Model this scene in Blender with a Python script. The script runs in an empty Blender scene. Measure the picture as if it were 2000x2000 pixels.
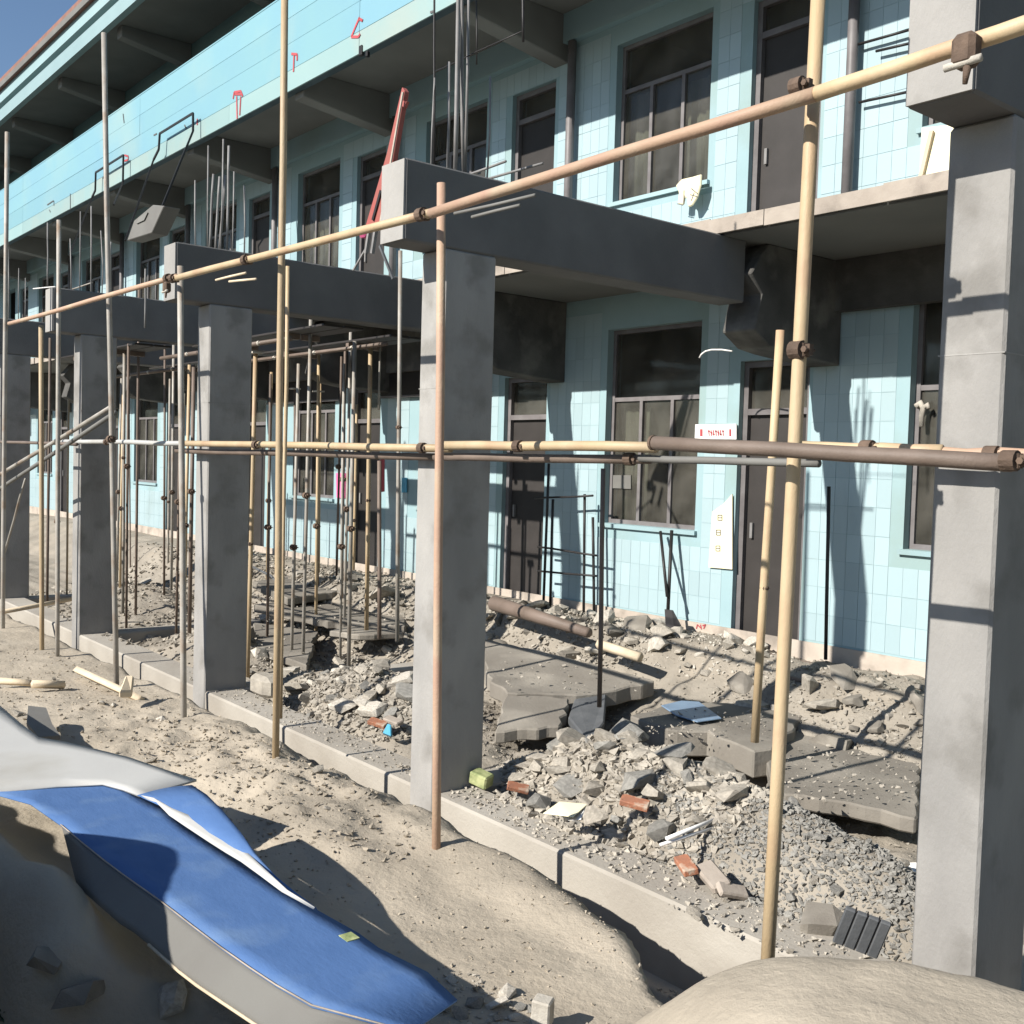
import bpy, bmesh, math, random
from mathutils import Vector, Matrix, Quaternion, noise
R = math.radians
C = bpy.context.scene.collection
S = bpy.context.scene

# ---------------------------------------------------------------- camera
FPX, HEAD, PITCH, ROLL = 2071.8, .6871, .0464, .0283
dv = Vector((-math.cos(HEAD)*math.cos(PITCH), math.sin(HEAD)*math.cos(PITCH), -math.sin(PITCH)))
rv = Vector((math.sin(HEAD), math.cos(HEAD), 0)); uv = rv.cross(dv)
r2 = rv*math.cos(ROLL)+uv*math.sin(ROLL); u2 = -rv*math.sin(ROLL)+uv*math.cos(ROLL)
cam = bpy.data.objects.new('camera', bpy.data.cameras.new('camera')); C.objects.link(cam)
cam.matrix_world = Matrix(((r2.x, u2.x, -dv.x, 0), (r2.y, u2.y, -dv.y, 0), (r2.z, u2.z, -dv.z, 0), (0, 0, 0, 1)))
cam.data.sensor_width = 36; cam.data.lens = FPX/2000*36; cam.data.clip_start = .05; cam.data.clip_end = 2000
S.camera = cam
# ---------------------------------------------------------------- world, sun, exposure
SUN = Vector((.10, 1, -.65)).normalized()
w = bpy.data.worlds.new('World'); S.world = w; w.use_nodes = True
nt = w.node_tree; sky = nt.nodes.new('ShaderNodeTexSky'); sky.sky_type = 'NISHITA'; sky.sun_disc = False
sky.sun_elevation = math.asin(-SUN.z); sky.sun_rotation = math.atan2(-SUN.x, -SUN.y)
sky.air_density = 1.0; sky.dust_density = 0.3; sky.ozone_density = 3.0
bg = nt.nodes['Background']; bg.inputs[1].default_value = .075
nt.links.new(sky.outputs[0], bg.inputs[0])
sl = bpy.data.lights.new('sun', 'SUN'); sl.energy = 5.0; sl.angle = R(.5); sl.color = (1, .945, .87)
so = bpy.data.objects.new('sun', sl); C.objects.link(so); so.rotation_mode = 'QUATERNION'
so.rotation_quaternion = SUN.to_track_quat('-Z', 'Y'); so.location = (0, -10, 20)
S.view_settings.view_transform = 'Standard'; S.view_settings.look = 'None'
S.view_settings.exposure = 0.75; S.view_settings.gamma = 1; S.view_settings.use_curve_mapping = False

random.seed(11)
rnd = random.uniform
def at(px, py, X=None, Y=None, Z=None):            # photo pixel -> point on the plane X=, Y= or Z=
    d = dv + r2*((px-1000)/FPX) - u2*((py-1000)/FPX)
    k = X/d.x if X is not None else Y/d.y if Y is not None else Z/d.z
    return d*k

# ---------------------------------------------------------------- helpers
class MB:
    def __init__(s): s.v = []; s.f = []
    def add(s, vs, fs):
        n = len(s.v); s.v += [tuple(v) for v in vs]; s.f += [tuple(i+n for i in f) for f in fs]; return s
    def box(s, x0, x1, y0, y1, z0, z1):
        v = [(x0,y0,z0),(x1,y0,z0),(x1,y1,z0),(x0,y1,z0),(x0,y0,z1),(x1,y0,z1),(x1,y1,z1),(x0,y1,z1)]
        return s.add(v, [(0,3,2,1),(4,5,6,7),(0,1,5,4),(1,2,6,5),(2,3,7,6),(3,0,4,7)])
    def bar(s, a, b, w_, h_, up=(0,0,1)):
        a = Vector(a); b = Vector(b); d = (b-a).normalized(); u = Vector(up)
        sd = d.cross(u)
        if sd.length < 1e-4: sd = d.cross(Vector((1,0,0)))
        sd.normalize(); u = sd.cross(d)
        sd *= w_/2; u = u*h_/2
        v = [p+q for p in (a, b) for q in (-sd-u, sd-u, sd+u, -sd+u)]
        return s.add(v, [(0,1,2,3),(7,6,5,4),(0,4,5,1),(1,5,6,2),(2,6,7,3),(3,7,4,0)])
    def tube(s, pts, r, n=10, cap=True, r1=None):
        pts = [Vector(p) for p in pts]; m = len(pts); base = len(s.v); ref = None
        for i, p in enumerate(pts):
            t = (pts[min(i+1, m-1)]-pts[max(i-1, 0)]).normalized()
            if ref is None:
                ref = t.cross(Vector((0, 0, 1)))
                if ref.length < 1e-3: ref = t.cross(Vector((1, 0, 0)))
            ref = (ref - t*ref.dot(t)).normalized(); bn = t.cross(ref)
            rr = r if r1 is None else r+(r1-r)*i/(m-1)
            for k in range(n):
                a = 2*math.pi*k/n; s.v.append(tuple(p+ref*math.cos(a)*rr+bn*math.sin(a)*rr))
        for i in range(m-1):
            for k in range(n):
                a = base+i*n+k; b = base+i*n+(k+1) % n
                s.f.append((a, b, b+n, a+n))
        if cap:
            s.f.append(tuple(base+k for k in range(n))[::-1]); s.f.append(tuple(base+(m-1)*n+k for k in range(n)))
        return s
    def prism(s, pts, ext):                         # polygon of 3d points pushed along ext
        n = len(pts); e = Vector(ext); p = [Vector(q) for q in pts]
        return s.add(p+[q+e for q in p], [tuple(range(n))[::-1], tuple(range(n, 2*n))]+[(i, (i+1) % n, n+(i+1) % n, n+i) for i in range(n)])
    def mesh(s, name, m, smooth=False, bevel=0):
        me = bpy.data.meshes.new(name); me.from_pydata(s.v, [], s.f)
        if bevel or True:
            bm = bmesh.new(); bm.from_mesh(me); bmesh.ops.recalc_face_normals(bm, faces=bm.faces)
            if bevel:
                bmesh.ops.bevel(bm, geom=[e for e in bm.edges if len(e.link_faces) == 2 and e.calc_face_angle(0) > .5], offset=bevel, segments=1, affect='EDGES', clamp_overlap=True)
            bm.to_mesh(me); bm.free()
        me.materials.append(m)
        if smooth:
            for p in me.polygons: p.use_smooth = True
        return me
    def build(s, name, m, parent=None, smooth=False, bevel=0, loc=None):
        return link(name, s.mesh(name, m, smooth, bevel), parent, loc)
def link(name, me, parent=None, loc=None):
    o = bpy.data.objects.new(name, me); C.objects.link(o)
    if parent: o.parent = parent
    if loc: o.location = loc
    return o
def tag(o, label=None, cat=None, group=None, kind=None):
    if label: o['label'] = label
    if cat: o['category'] = cat
    if group: o['group'] = group
    if kind: o['kind'] = kind
    return o
def thing(name, label, cat, group=None, loc=(0, 0, 0)):
    o = bpy.data.objects.new(name, None); C.objects.link(o); o.location = loc; o.empty_display_size = .1
    return tag(o, label, cat, group)

# ---------------------------------------------------------------- materials
def mat(name, col, col2=None, scale=4, rough=.85, bump=.3, bscale=30, stain=None, stain_s=1.2, metal=0, stretch=(1,1,1), spec=.35, detail=6, stain_w=.15, bd=.01):
    m = bpy.data.materials.new(name); m.use_nodes = True; t = m.node_tree; n = t.nodes; L = t.links
    b = n['Principled BSDF']; b.inputs['Roughness'].default_value = rough; b.inputs['Metallic'].default_value = metal
    b.inputs['Specular IOR Level'].default_value = spec
    tc = n.new('ShaderNodeTexCoord'); mp = n.new('ShaderNodeMapping'); mp.inputs['Scale'].default_value = stretch
    L.new(tc.outputs['Object'], mp.inputs[0])
    c1 = (*col, 1); c2 = (*(col2 or [c*.75 for c in col]), 1)
    nz = n.new('ShaderNodeTexNoise'); nz.inputs['Scale'].default_value = scale; nz.inputs['Detail'].default_value = detail; L.new(mp.outputs[0], nz.inputs[0])
    rp = n.new('ShaderNodeValToRGB'); rp.color_ramp.elements[0].position = .35; rp.color_ramp.elements[1].position = .65
    rp.color_ramp.elements[0].color = c2; rp.color_ramp.elements[1].color = c1; L.new(nz.outputs[0], rp.inputs[0])
    out = rp.outputs[0]
    if stain:
        n2 = n.new('ShaderNodeTexNoise'); n2.inputs['Scale'].default_value = stain_s; n2.inputs['Detail'].default_value = 8; L.new(tc.outputs['Object'], n2.inputs[0])
        r3 = n.new('ShaderNodeValToRGB'); r3.color_ramp.elements[0].position = .52; r3.color_ramp.elements[1].position = .52+stain_w
        L.new(n2.outputs[0], r3.inputs[0])
        mx = n.new('ShaderNodeMix'); mx.data_type = 'RGBA'; L.new(r3.outputs[0], mx.inputs[0]); L.new(out, mx.inputs[6]); mx.inputs[7].default_value = (*stain, 1)
        out = mx.outputs[2]
    oi = n.new('ShaderNodeObjectInfo'); hv = n.new('ShaderNodeHueSaturation')
    mr = n.new('ShaderNodeMapRange'); mr.inputs['To Min'].default_value = .86; mr.inputs['To Max'].default_value = 1.12
    if name in ('cyan_tile', 'cyan_parapet', 'parapet_lower'): mr.inputs['To Min'].default_value = .93; mr.inputs['To Max'].default_value = 1.06
    L.new(oi.outputs['Random'], mr.inputs[0]); L.new(mr.outputs[0], hv.inputs['Value']); L.new(out, hv.inputs['Color'])
    L.new(hv.outputs[0], b.inputs['Base Color'])
    if bump:
        n3 = n.new('ShaderNodeTexNoise'); n3.inputs['Scale'].default_value = bscale; n3.inputs['Detail'].default_value = 8; n3.inputs['Roughness'].default_value = .65; L.new(mp.outputs[0], n3.inputs[0])
        bp = n.new('ShaderNodeBump'); bp.inputs['Strength'].default_value = bump; bp.inputs['Distance'].default_value = bd
        L.new(n3.outputs[0], bp.inputs['Height']); L.new(bp.outputs[0], b.inputs['Normal'])
    return m
M = {}
M['concrete'] = mat('concrete_column', (.31,.30,.282), (.25,.243,.23), 3.0, .85, .5, 45, stain=(.205,.197,.182), stain_s=3.2, stretch=(1,1,.45))
M['beam'] = mat('shade_dark_beam', (.155,.153,.15), (.12,.12,.118), 2, .88, .35, 40)  # beam concrete with the shade of its sides put into the colour
M['gbeam'] = mat('concrete_ground_beam', (.37,.345,.30), (.31,.285,.245), 1.8, .9, .5, 35, stain=(.25,.225,.19), stain_s=1.1, stain_w=.25)
M['dirt'] = mat('dirt', (.395,.348,.278), (.325,.284,.224), 1.3, .97, .6, 22, stain=(.27,.238,.19), stain_s=.9, stain_w=.2, spec=.1, bd=.02)
M['dark_far_ground'] = mat('unseen_dark_ground', (.06,.06,.057), (.045,.045,.043), 3, .95, .4, 40)  # unseen outer ground, coloured dark to cut bounce light
M['soil_ground'] = mat('inner_soil', (.29,.262,.218), (.215,.193,.16), 1.6, .97, .8, 26, stain=(.30,.265,.215), stain_s=1.3, stain_w=.15, spec=.1, bd=.02)
M['soil'] = mat('dark_soil', (.30,.27,.225), (.215,.193,.16), 6, .97, .7, 35, spec=.1)
M['chunk'] = mat('broken_concrete', (.42,.385,.325), (.29,.265,.225), 9, .95, .8, 40, spec=.15)
M['chunkg'] = mat('grey_concrete', (.30,.29,.262), (.21,.203,.185), 9, .95, .8, 40, spec=.15)
M['chunkw'] = mat('pale_plaster', (.50,.47,.41), (.36,.33,.28), 9, .95, .6, 40, spec=.15)
M['brick'] = mat('red_brick', (.36,.15,.085), (.27,.13,.085), 12, .95, .6, 60, stain=(.40,.32,.25), stain_s=14, spec=.1)
M['tile'] = mat('cyan_tile', (.33,.43,.455), (.31,.415,.44), 1.2, .35, .05, 20, stain=(.27,.35,.36), stain_s=1.6, stain_w=.3, spec=.5)
M['wall'] = mat('cyan_wall', (.27,.385,.41), (.245,.36,.385), 1.5, .6, .1, 20, stain=(.23,.32,.315), stain_s=.8)
M['joint'] = mat('tile_joint', (.09,.13,.15), None, 5, .95, .2, 40)
M['parapet'] = mat('cyan_parapet', (.165,.315,.38), (.18,.335,.37), .8, .45, .06, 10, stain=(.26,.36,.345), stain_s=.5, stain_w=.3)
M['parapet_low'] = mat('parapet_lower', (.25,.36,.35), (.22,.335,.335), .7, .5, .06, 10, stain=(.30,.34,.30), stain_s=.8, stain_w=.25)
M['shade_dark'] = mat('shade_dark_concrete', (.10,.097,.09), (.06,.058,.054), 3, .95, .5, 30, stain=(.15,.145,.13), stain_s=2.5)  # concrete darkened to paint in the deep shade under the slab
M['plinth'] = mat('pink_plinth', (.40,.35,.295), (.33,.285,.24), 5, .9, .4, 30, stain=(.22,.19,.16), stain_s=3)
M['soffit'] = mat('plastered_soffit', (.21,.21,.195), (.165,.165,.155), 1, .9, .15, 20)
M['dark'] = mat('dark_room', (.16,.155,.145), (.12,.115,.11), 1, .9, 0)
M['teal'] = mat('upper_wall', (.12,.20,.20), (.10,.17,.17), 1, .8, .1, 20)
M['frame'] = mat('window_frame', (.16,.15,.15), (.12,.11,.11), 6, .5, .1, 40)
M['framew'] = mat('white_frame', (.62,.58,.52), None, 6, .5, .1, 40)
M['door'] = mat('door_leaf', (.032,.028,.026), (.025,.022,.02), 4, .6, .1, 20)
M['glass'] = mat('window_glass', (.05,.055,.055), (.09,.085,.07), 1.3, .12, .02, 4, spec=.6)
def glass(name):
    m = bpy.data.materials.new(name); m.use_nodes = True; t = m.node_tree; n = t.nodes; L = t.links
    b = n['Principled BSDF']; b.inputs['Base Color'].default_value = (.16, .15, .13, 1); b.inputs['Roughness'].default_value = .08; b.inputs['Specular IOR Level'].default_value = .8
    tr = n.new('ShaderNodeBsdfTransparent'); tr.inputs[0].default_value = (.72, .75, .72, 1); mx = n.new('ShaderNodeMixShader')
    nz = n.new('ShaderNodeTexNoise'); nz.inputs['Scale'].default_value = 2.5; nz.inputs['Detail'].default_value = 6; tc = n.new('ShaderNodeTexCoord'); L.new(tc.outputs['Object'], nz.inputs[0])
    mr = n.new('ShaderNodeMapRange'); mr.inputs['From Min'].default_value = .3; mr.inputs['From Max'].default_value = .7; mr.inputs['To Min'].default_value = .10; mr.inputs['To Max'].default_value = .42
    L.new(nz.outputs[0], mr.inputs[0]); L.new(mr.outputs[0], mx.inputs[0]); L.new(tr.outputs[0], mx.inputs[1]); L.new(b.outputs[0], mx.inputs[2]); L.new(mx.outputs[0], n['Material Output'].inputs[0])
    return m
M['glass'] = glass('window_glass')
M['curtain'] = mat('curtain', (.42,.38,.31), (.33,.30,.26), 14, .9, .3, 20, stretch=(6,1,.2))
M['tan'] = mat('tan_scaffold_tube', (.44,.345,.22), (.39,.29,.17), 5, .55, .25, 60, stain=(.37,.245,.155), stain_s=3.0, stain_w=.2, stretch=(1,1,.4), spec=.4)
M['pink'] = mat('rusty_pink_tube', (.37,.235,.17), (.40,.28,.19), 3, .6, .25, 60, stain=(.43,.35,.245), stain_s=2.6, stain_w=.2, spec=.4)
M['grey'] = mat('grey_scaffold_tube', (.34,.32,.285), (.26,.24,.205), 5, .5, .2, 60, stain=(.24,.18,.13), stain_s=4.0, stain_w=.15, spec=.4)
M['brown'] = mat('brown_tube', (.17,.13,.105), (.12,.09,.07), 4, .6, .25, 60, spec=.4)
M['iron'] = mat('rusty_clamp', (.13,.09,.065), (.08,.055,.04), 20, .8, .5, 80, spec=.3)
M['black'] = mat('black_steel', (.022,.02,.02), None, 10, .5, .1, 40)
M['bar'] = mat('grey_bar', (.22,.215,.21), (.16,.155,.15), 10, .55, .1, 40)
M['red'] = mat('red_steel', (.36,.085,.075), (.30,.10,.08), 5, .6, .15, 50)
M['blue'] = mat('blue_sheet', (.082,.16,.34), (.07,.142,.31), 4, .85, .35, 22, stain=(.15,.235,.38), stain_s=3.5, stain_w=.35, stretch=(1,2.5,1), spec=.12, bd=.006)
M['white'] = mat('white_sheet', (.44,.44,.42), (.40,.40,.385), 1.5, .6, .1, 20, stain=(.36,.35,.32), stain_s=1.2)
M['greyboard'] = mat('sun_sliver_grey', (.16,.158,.145), (.135,.13,.12), 2, .7, .2, 20)
M['pale'] = mat('pale_timber', (.60,.50,.36), (.52,.43,.31), 6, .8, .3, 30)
M['cream'] = mat('cream_paper', (.78,.72,.50), (.72,.66,.46), 3, .8, .1, 20)
M['paper'] = mat('white_paper', (.80,.79,.76), (.74,.73,.70), 3, .8, .1, 20)
M['pinkp'] = mat('pink_paper', (.85,.16,.36), None, 3, .7, 0)
M['redink'] = mat('red_marking', (.40,.07,.08), None, 3, .8, 0)
M['ink'] = mat('dark_print', (.12,.12,.12), None, 3, .8, 0)
M['roof'] = mat('roof_tile', (.22,.11,.085), (.17,.09,.07), 5, .8, .3, 30)
M['fascia'] = mat('fascia', (.27,.385,.40), (.24,.35,.365), 1, .6, .1, 20)
M['leaf'] = mat('shrub_leaf', (.045,.075,.03), (.03,.05,.022), 6, .7, .1, 20)
M['ltblue'] = mat('pale_blue_sheet', (.20,.29,.40), (.15,.22,.32), 4, .5, .3, 20)
M['ridge'] = mat('dark_ridged_tile', (.10,.105,.11), (.07,.075,.08), 6, .8, .4, 40)
M['cyanp'] = mat('blue_plastic', (.10,.42,.62), None, 6, .4, .2, 30)
M['green'] = mat('mossy_block', (.42,.44,.22), (.16,.20,.08), 12, .9, .5, 30)
M['slab'] = mat('dusty_slab', (.215,.198,.17), (.165,.15,.128), 2.0, .93, .5, 30, stain=(.27,.247,.21), stain_s=1.6, spec=.15)

# ---------------------------------------------------------------- terrain
def sst(a, b, x):
    t = min(1, max(0, (x-a)/(b-a))); return t*t*(3-2*t)
def bump2(x, y, cx, cy, rx, ry, h, p=1.0):
    q = ((x-cx)/rx)**2+((y-cy)/ry)**2
    return h*math.exp(-q*p)
PILES = [(-7.95,5.0,1.0,.45,.46), (-9.3,5.2,.5,.4,.15), (-4.75,4.95,.95,.42,.50), (-3.5,4.9,.8,.42,.38), (-2.7,4.75,.6,.4,.2), (-8.6,7.75,1.1,.42,.42), (-6.9,7.95,.8,.3,.22),
         (-11.6,5.2,.9,.5,.30), (-12.6,7.3,1.6,.7,.40), (-15.5,5.6,1.5,.7,.35), (-18,7.2,3,.8,.5), (-4.6,7.5,1.2,.5,.12), (-10.4,8.0,.6,.3,.25)]
def h(x, y):
    n1 = noise.fractal(Vector((x*.9, y*.9, 3)), 1, 2, 4); n2 = noise.fractal(Vector((x*4.2, y*4.2, 7)), .9, 2, 4)
    if y > 3.9:
        z = -2.62+.28*sst(4.2, 4.6, y)+.36*sst(6.3, 7.5, y)+.25*sst(7.2, 8.1, y)
        for (cx, cy, rx, ry, hh) in PILES: z += bump2(x, y, cx, cy, rx, ry, hh)
        z += sst(4.4, 4.9, y)*(.05*n1+.045*n2)
        z = min(z, -2.26+.6*sst(4.4, 4.9, y))
        return z
    z = -2.06+.035*n1
    z -= .03*sst(-9, -13, x)
    # bank down to the beam foot
    e = 3.52+.10*noise.noise(Vector((x*1.7, 5, 1)))-.17*sst(-4.0, -3.2, x)-.30*sst(-3.25, -2.7, x)
    tr = sst(-4.1, -3.6, x)*(1-sst(-1.5, -1.0, x))
    z -= (.50+.24*tr)*sst(e, e+.16+.08*sst(-4.5, -8, x)-.04*tr, y)
    z += .05*sst(3.0, 3.3, y)*(1-sst(e-.12, e, y))*sst(-8.5, -7, x)        # rim of the heap
    z += .10*bump2(x, y, -6.1, 2.95, .9, .3, 1)+.07*bump2(x, y, -4.9, 2.8, .5, .25, 1)
    cl = sst(-9.5, -7, x)*(1-sst(-5.4, -4.2, x))*sst(2.1, 2.6, y)
    z += (.012+.045*cl)*n2*(1-sst(e-.05, e+.1, y))
    # smooth mound at the right
    q = ((x+.9)/1.45)**2+((y-2.6)/.66)**2
    if x > -.9: q = ((y-2.6)/.66)**2
    z += .66*math.exp(-q**3)
    q2 = ((x+1.66)/.19)**2+((y-2.06)/.17)**2
    z -= .55*math.exp(-q2*q2)*(1-sst(2.14, 2.20, y))                                    # hollow in the mound's flank
    # pit and hump at the lower left, unseen bank shaped to shade them
    lo = (1-sst(.92+.50*sst(-4.2, -3.7, x), 1.12+.52*sst(-4.2, -3.7, x), y+.05*noise.noise(Vector((x*2, y*2, 1)))))*(1-sst(-2.75, -2.45, x))
    z -= .62*lo*sst(.30, .55, y)
    cr = 1.00+.42*math.exp(-((x+4.4)/.75)**2)-.25*sst(-3.5, -2.8, x)+.10*noise.noise(Vector((x*2.3, 2, 4)))
    z += cr*(1-sst(.10, .36, y+.03*n1))*(1-sst(-2.5, -1.9, x))+.35*(1-sst(.12, .42, y))*sst(-2.5, -1.9, x)
    z += .28*bump2(x, y, -5.2, 1.22, .9, .20, 1)+.25*bump2(x, y, -4.35, 1.30, .38, .16, 1)
    return z
def hit(px, py):                                     # where the line of sight through a photo pixel meets the ground
    d = at(px, py, Y=1.0) if False else dv + r2*((px-1000)/FPX) - u2*((py-1000)/FPX); k = .5
    while k < 60:
        p = d*k
        if p.z < h(p.x, p.y): return p
        k += .004
    return p
def coords(lo, hi, step, far_lo, far_hi):
    a = [lo+step*i for i in range(int(round((hi-lo)/step))+1)]
    s = step; x = a[0]; L = []
    while x > far_lo: s *= 1.35; x -= s; L.append(x)
    s = step; x = a[-1]; Rr = []
    while x < far_hi: s *= 1.35; x += s; Rr.append(x)
    return L[::-1]+a+Rr
xs = coords(-14, -.6, .04, -600, 600); ys = coords(.1, 8.3, .04, -600, 600)
xs = sorted(xs); nx, ny = len(xs), len(ys)
vs = []
for y in ys:
    for x in xs:
        f = max(0, (abs(x+7)-25)/60, (-y-4)/40, (y-14)/40)
        z = h(x, min(y, 8.3))
        if f > 0: z = z+(-2.3-z)*min(1, f*4)
        vs.append((x, y, z))
fs = [(j*nx+i, j*nx+i+1, (j+1)*nx+i+1, (j+1)*nx+i) for j in range(ny-1) for i in range(nx-1)]
me = bpy.data.meshes.new('ground'); me.from_pydata(vs, [], fs); me.materials.append(M['dirt']); me.materials.append(M['soil_ground']); me.materials.append(M['dark_far_ground'])
for p in me.polygons:
    p.use_smooth = True; c_ = p.center
    if c_.y > 4.2: p.material_index = 1
    elif c_.y < -2.5 or c_.x > 5 or c_.x < -26: p.material_index = 2
g = link('ground', me); tag(g, kind='structure')

# ---------------------------------------------------------------- dimensions
Y1, YC, YW = 4.0, 6.73, 8.3
X0, SP, CW = -2.223, 3.665, .266
ZT, ZF2, ZF2b, ZF1 = -2.195, 1.99, 1.87, -1.62
COLX = [X0-SP*k for k in range(-2, 5)]
# ---------------------------------------------------------------- new concrete frame
fr = thing('concrete_structure', 'new grey concrete columns, cross beams and ground beam before the old building', 'concrete structure')
mc_ = MB().box(0, CW, Y1, Y1+.42, ZT-.35, 1.366)
me_col = mc_.mesh('column', M['concrete'], bevel=.012)
seam = MB()
for zz_ in (.47,): seam.box(-.0015, CW+.0015, Y1-.0015, Y1+.4215, zz_, zz_+.005)
me_seam = seam.mesh('form_seam', M['concrete'])
for x in COLX:
    c = link('column', me_col, fr, (x, 0, 0)); link('form_seam', me_seam, c)
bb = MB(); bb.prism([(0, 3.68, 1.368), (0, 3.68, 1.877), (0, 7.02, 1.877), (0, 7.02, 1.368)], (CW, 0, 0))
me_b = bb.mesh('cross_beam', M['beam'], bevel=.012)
me_e = MB().box(.004, CW-.004, 3.672, 3.684, 1.375, 1.87).mesh('lit_beam_end', M['concrete'])  # sunlit end painted as a lighter copy of the beam concrete
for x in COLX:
    b = link('cross_beam', me_b, fr, (x, 0, 0)); e = link('lit_end_face', me_e, b)
gx = sorted(COLX)
MB().box(-40, 8, Y1+.012, Y1+.36, -3.3, ZT).build('ground_beam', M['gbeam'], fr, bevel=.015)
me_t = MB().box(-.02, CW+.02, Y1+.37, 8.0, -2.9, ZT-.01).mesh('cross_ground_beam', M['gbeam'], bevel=.015)
for x in COLX: link('cross_ground_beam', me_t, fr, (x, 0, 0))
# starter bars standing on top of each beam over its column
def rods(x, specs, mt):
    for (dx, y, zt, r) in specs:
        m = MB().tube([(x+dx, y, 1.8), (x+dx+rnd(-.01, .01), y+rnd(-.01, .01), (1.8+zt)/2), (x+dx+rnd(-.02, .02), y+rnd(-.02, .02), zt)], r, 6)
        m.build('starter_bar', mt, fr, smooth=True)
rods(-5.78, [(0, 3.98, 2.47, .006), (.03, 4.09, 2.60, .009), (.08, 4.12, 3.6, .010), (.02, 4.24, 3.4, .010), (.1, 4.36, 2.55, .007)], M['bar'])
for x in COLX[-3:]:
    rods(x, [(.05, 3.95, 2.5, .007), (.2, 4.0, 2.8, .007), (.06, 4.3, 2.65, .007), (.21, 4.35, 2.5, .007), (.13, 4.15, 2.9, .008)], M['bar'])

# ---------------------------------------------------------------- old building
ob = thing('school_building', 'old three storey building with pale cyan tiled walls and a long open corridor parapet', 'building')
XA, XB = -48, 6
BAY = [-5.86-SP*k for k in range(-3, 12)]          # right edges of the doors
def storey(z0, z1, sill, whead, dhead, mw, name, ptag):
    """front wall of one storey built round its openings; returns list of opening rects"""
    ops = []
    m = MB(); t = .22
    edges = []
    for b in BAY:
        ops.append(('d', b-.80, b, z0, dhead)); ops.append(('w', b-2.66, b-1.31, sill, whead))
    ops.sort(key=lambda o: o[1])
    x = XA
    for (k, a, b, s0, s1) in ops:
        if a > XB or b < XA: continue
        m.box(x, a, YW, YW+t, z0, z1)
        if s0 > z0: m.box(a, b, YW, YW+t, z0, s0)
        m.box(a, b, YW, YW+t, s1, z1)
        x = b
    m.box(x, XB, YW, YW+t, z0, z1)
    wl = m.build(name, mw, ob)
    if ptag: wl['label'] = ptag
    return ops, wl
opsG, wallG = storey(ZF1-.3, ZF2b, -.64, 1.50, 1.05, M['wall'], 'front_wall', 'ground floor wall of pale cyan tiles')
ops2, wall2 = storey(ZF2, 5.15, 2.89, 4.60, 4.50, M['wall'], 'front_wall', 'first floor wall of pale cyan tiles')
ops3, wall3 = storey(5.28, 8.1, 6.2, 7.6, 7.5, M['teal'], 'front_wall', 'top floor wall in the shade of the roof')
# rooms behind
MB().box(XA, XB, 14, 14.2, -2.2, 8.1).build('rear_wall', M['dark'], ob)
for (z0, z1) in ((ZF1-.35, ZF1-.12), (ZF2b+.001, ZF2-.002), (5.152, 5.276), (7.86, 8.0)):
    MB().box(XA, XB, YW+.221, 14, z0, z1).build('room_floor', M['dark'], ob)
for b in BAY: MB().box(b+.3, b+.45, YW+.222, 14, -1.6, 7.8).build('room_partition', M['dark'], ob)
MB().box(XB-.2, XB, YW+.221, 14, -2, 8).build('gable_wall', M['wall'], ob)
MB().box(XA, XA+.2, YW+.221, 14, -2, 8).build('gable_wall', M['wall'], ob)
def win_mesh(w_, hh, sash, transom):
    f = MB(); b = .045
    f.box(0, b, 0, .07, 0, hh); f.box(w_-b, w_, 0, .07, 0, hh); f.box(b, w_-b, 0, .07, 0, b); f.box(b, w_-b, 0, .07, hh-b, hh)
    n = sash
    for i in range(1, n): f.box(w_*i/n-.022, w_*i/n+.022, .002, .068, b, transom)
    f.box(b, w_-b, .004, .066, transom, transom+.045)
    return f.mesh('window', M['frame'])
wm_g = win_mesh(1.35, 2.14, 3, 1.35); wm_2 = win_mesh(1.35, 1.71, 3, 1.19); wm_3 = win_mesh(1.35, 1.4, 2, .9)
pm = {}
def windows(ops, wm, hh, transom, n, tag2):
    for (k, a, b, s0, s1) in ops:
        if k != 'w' or a < -34 or b > 4: continue
        o = link('window', wm, ob, (a, YW+.09, s0))
        w_ = 1.35
        for i in range(n):
            key = (hh, n, 'p')
            if key not in pm: pm[key] = MB().box(0, w_/n-.05, .03, .036, 0, transom-.05).mesh('pane', M['glass'])
            p = link('pane', pm[key], o, (w_*i/n+.025, (.004 if i % 2 else -.004), .047))
        key = (hh, 'u')
        if key not in pm: pm[key] = MB().box(.047, w_-.047, .03, .036, 0, hh-transom-.095).mesh('pane', M['glass'])
        link('pane', pm[key], o, (0, 0, transom+.047))
        # slab-like sill
        key = (hh, 's')
        if key not in pm: pm[key] = MB().box(-.03, w_+.03, -.13, .0, -.045, -.002).mesh('sill', M['wall'])
        link('sill', pm[key], o)
windows(opsG, wm_g, 2.14, 1.35, 3, 'g'); windows(ops2, wm_2, 1.71, 1.19, 3, '2'); windows(ops3, wm_3, 1.4, .9, 2, '3')
def doors(ops, z0, z1, transom):
    hh = z1-z0; f = MB(); b = .06
    f.box(0, b, 0, .1, 0, hh); f.box(.8-b, .8, 0, .1, 0, hh); f.box(b, .8-b, 0, .1, hh-b, hh); f.box(b, .8-b, .002, .098, transom, transom+.06)
    fm = f.mesh('door', M['frame']); lm = MB().box(b, .8-b, .05, .09, .0, transom).mesh('door_leaf', M['door'], bevel=.004)
    tm = MB().box(b, .8-b, .05, .058, transom+.06, hh-b).mesh('transom_pane', M['glass'])
    hm = MB().box(.12, .15, .02, .05, .95, 1.1).mesh('handle', M['bar'])
    for (k, a, c, s0, s1) in ops:
        if k != 'd' or a < -34 or c > 4: continue
        o = link('door', fm, ob, (a, YW+.06, z0)); link('door_leaf', lm, o); link('transom_pane', tm, o); link('handle', hm, o)
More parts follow.
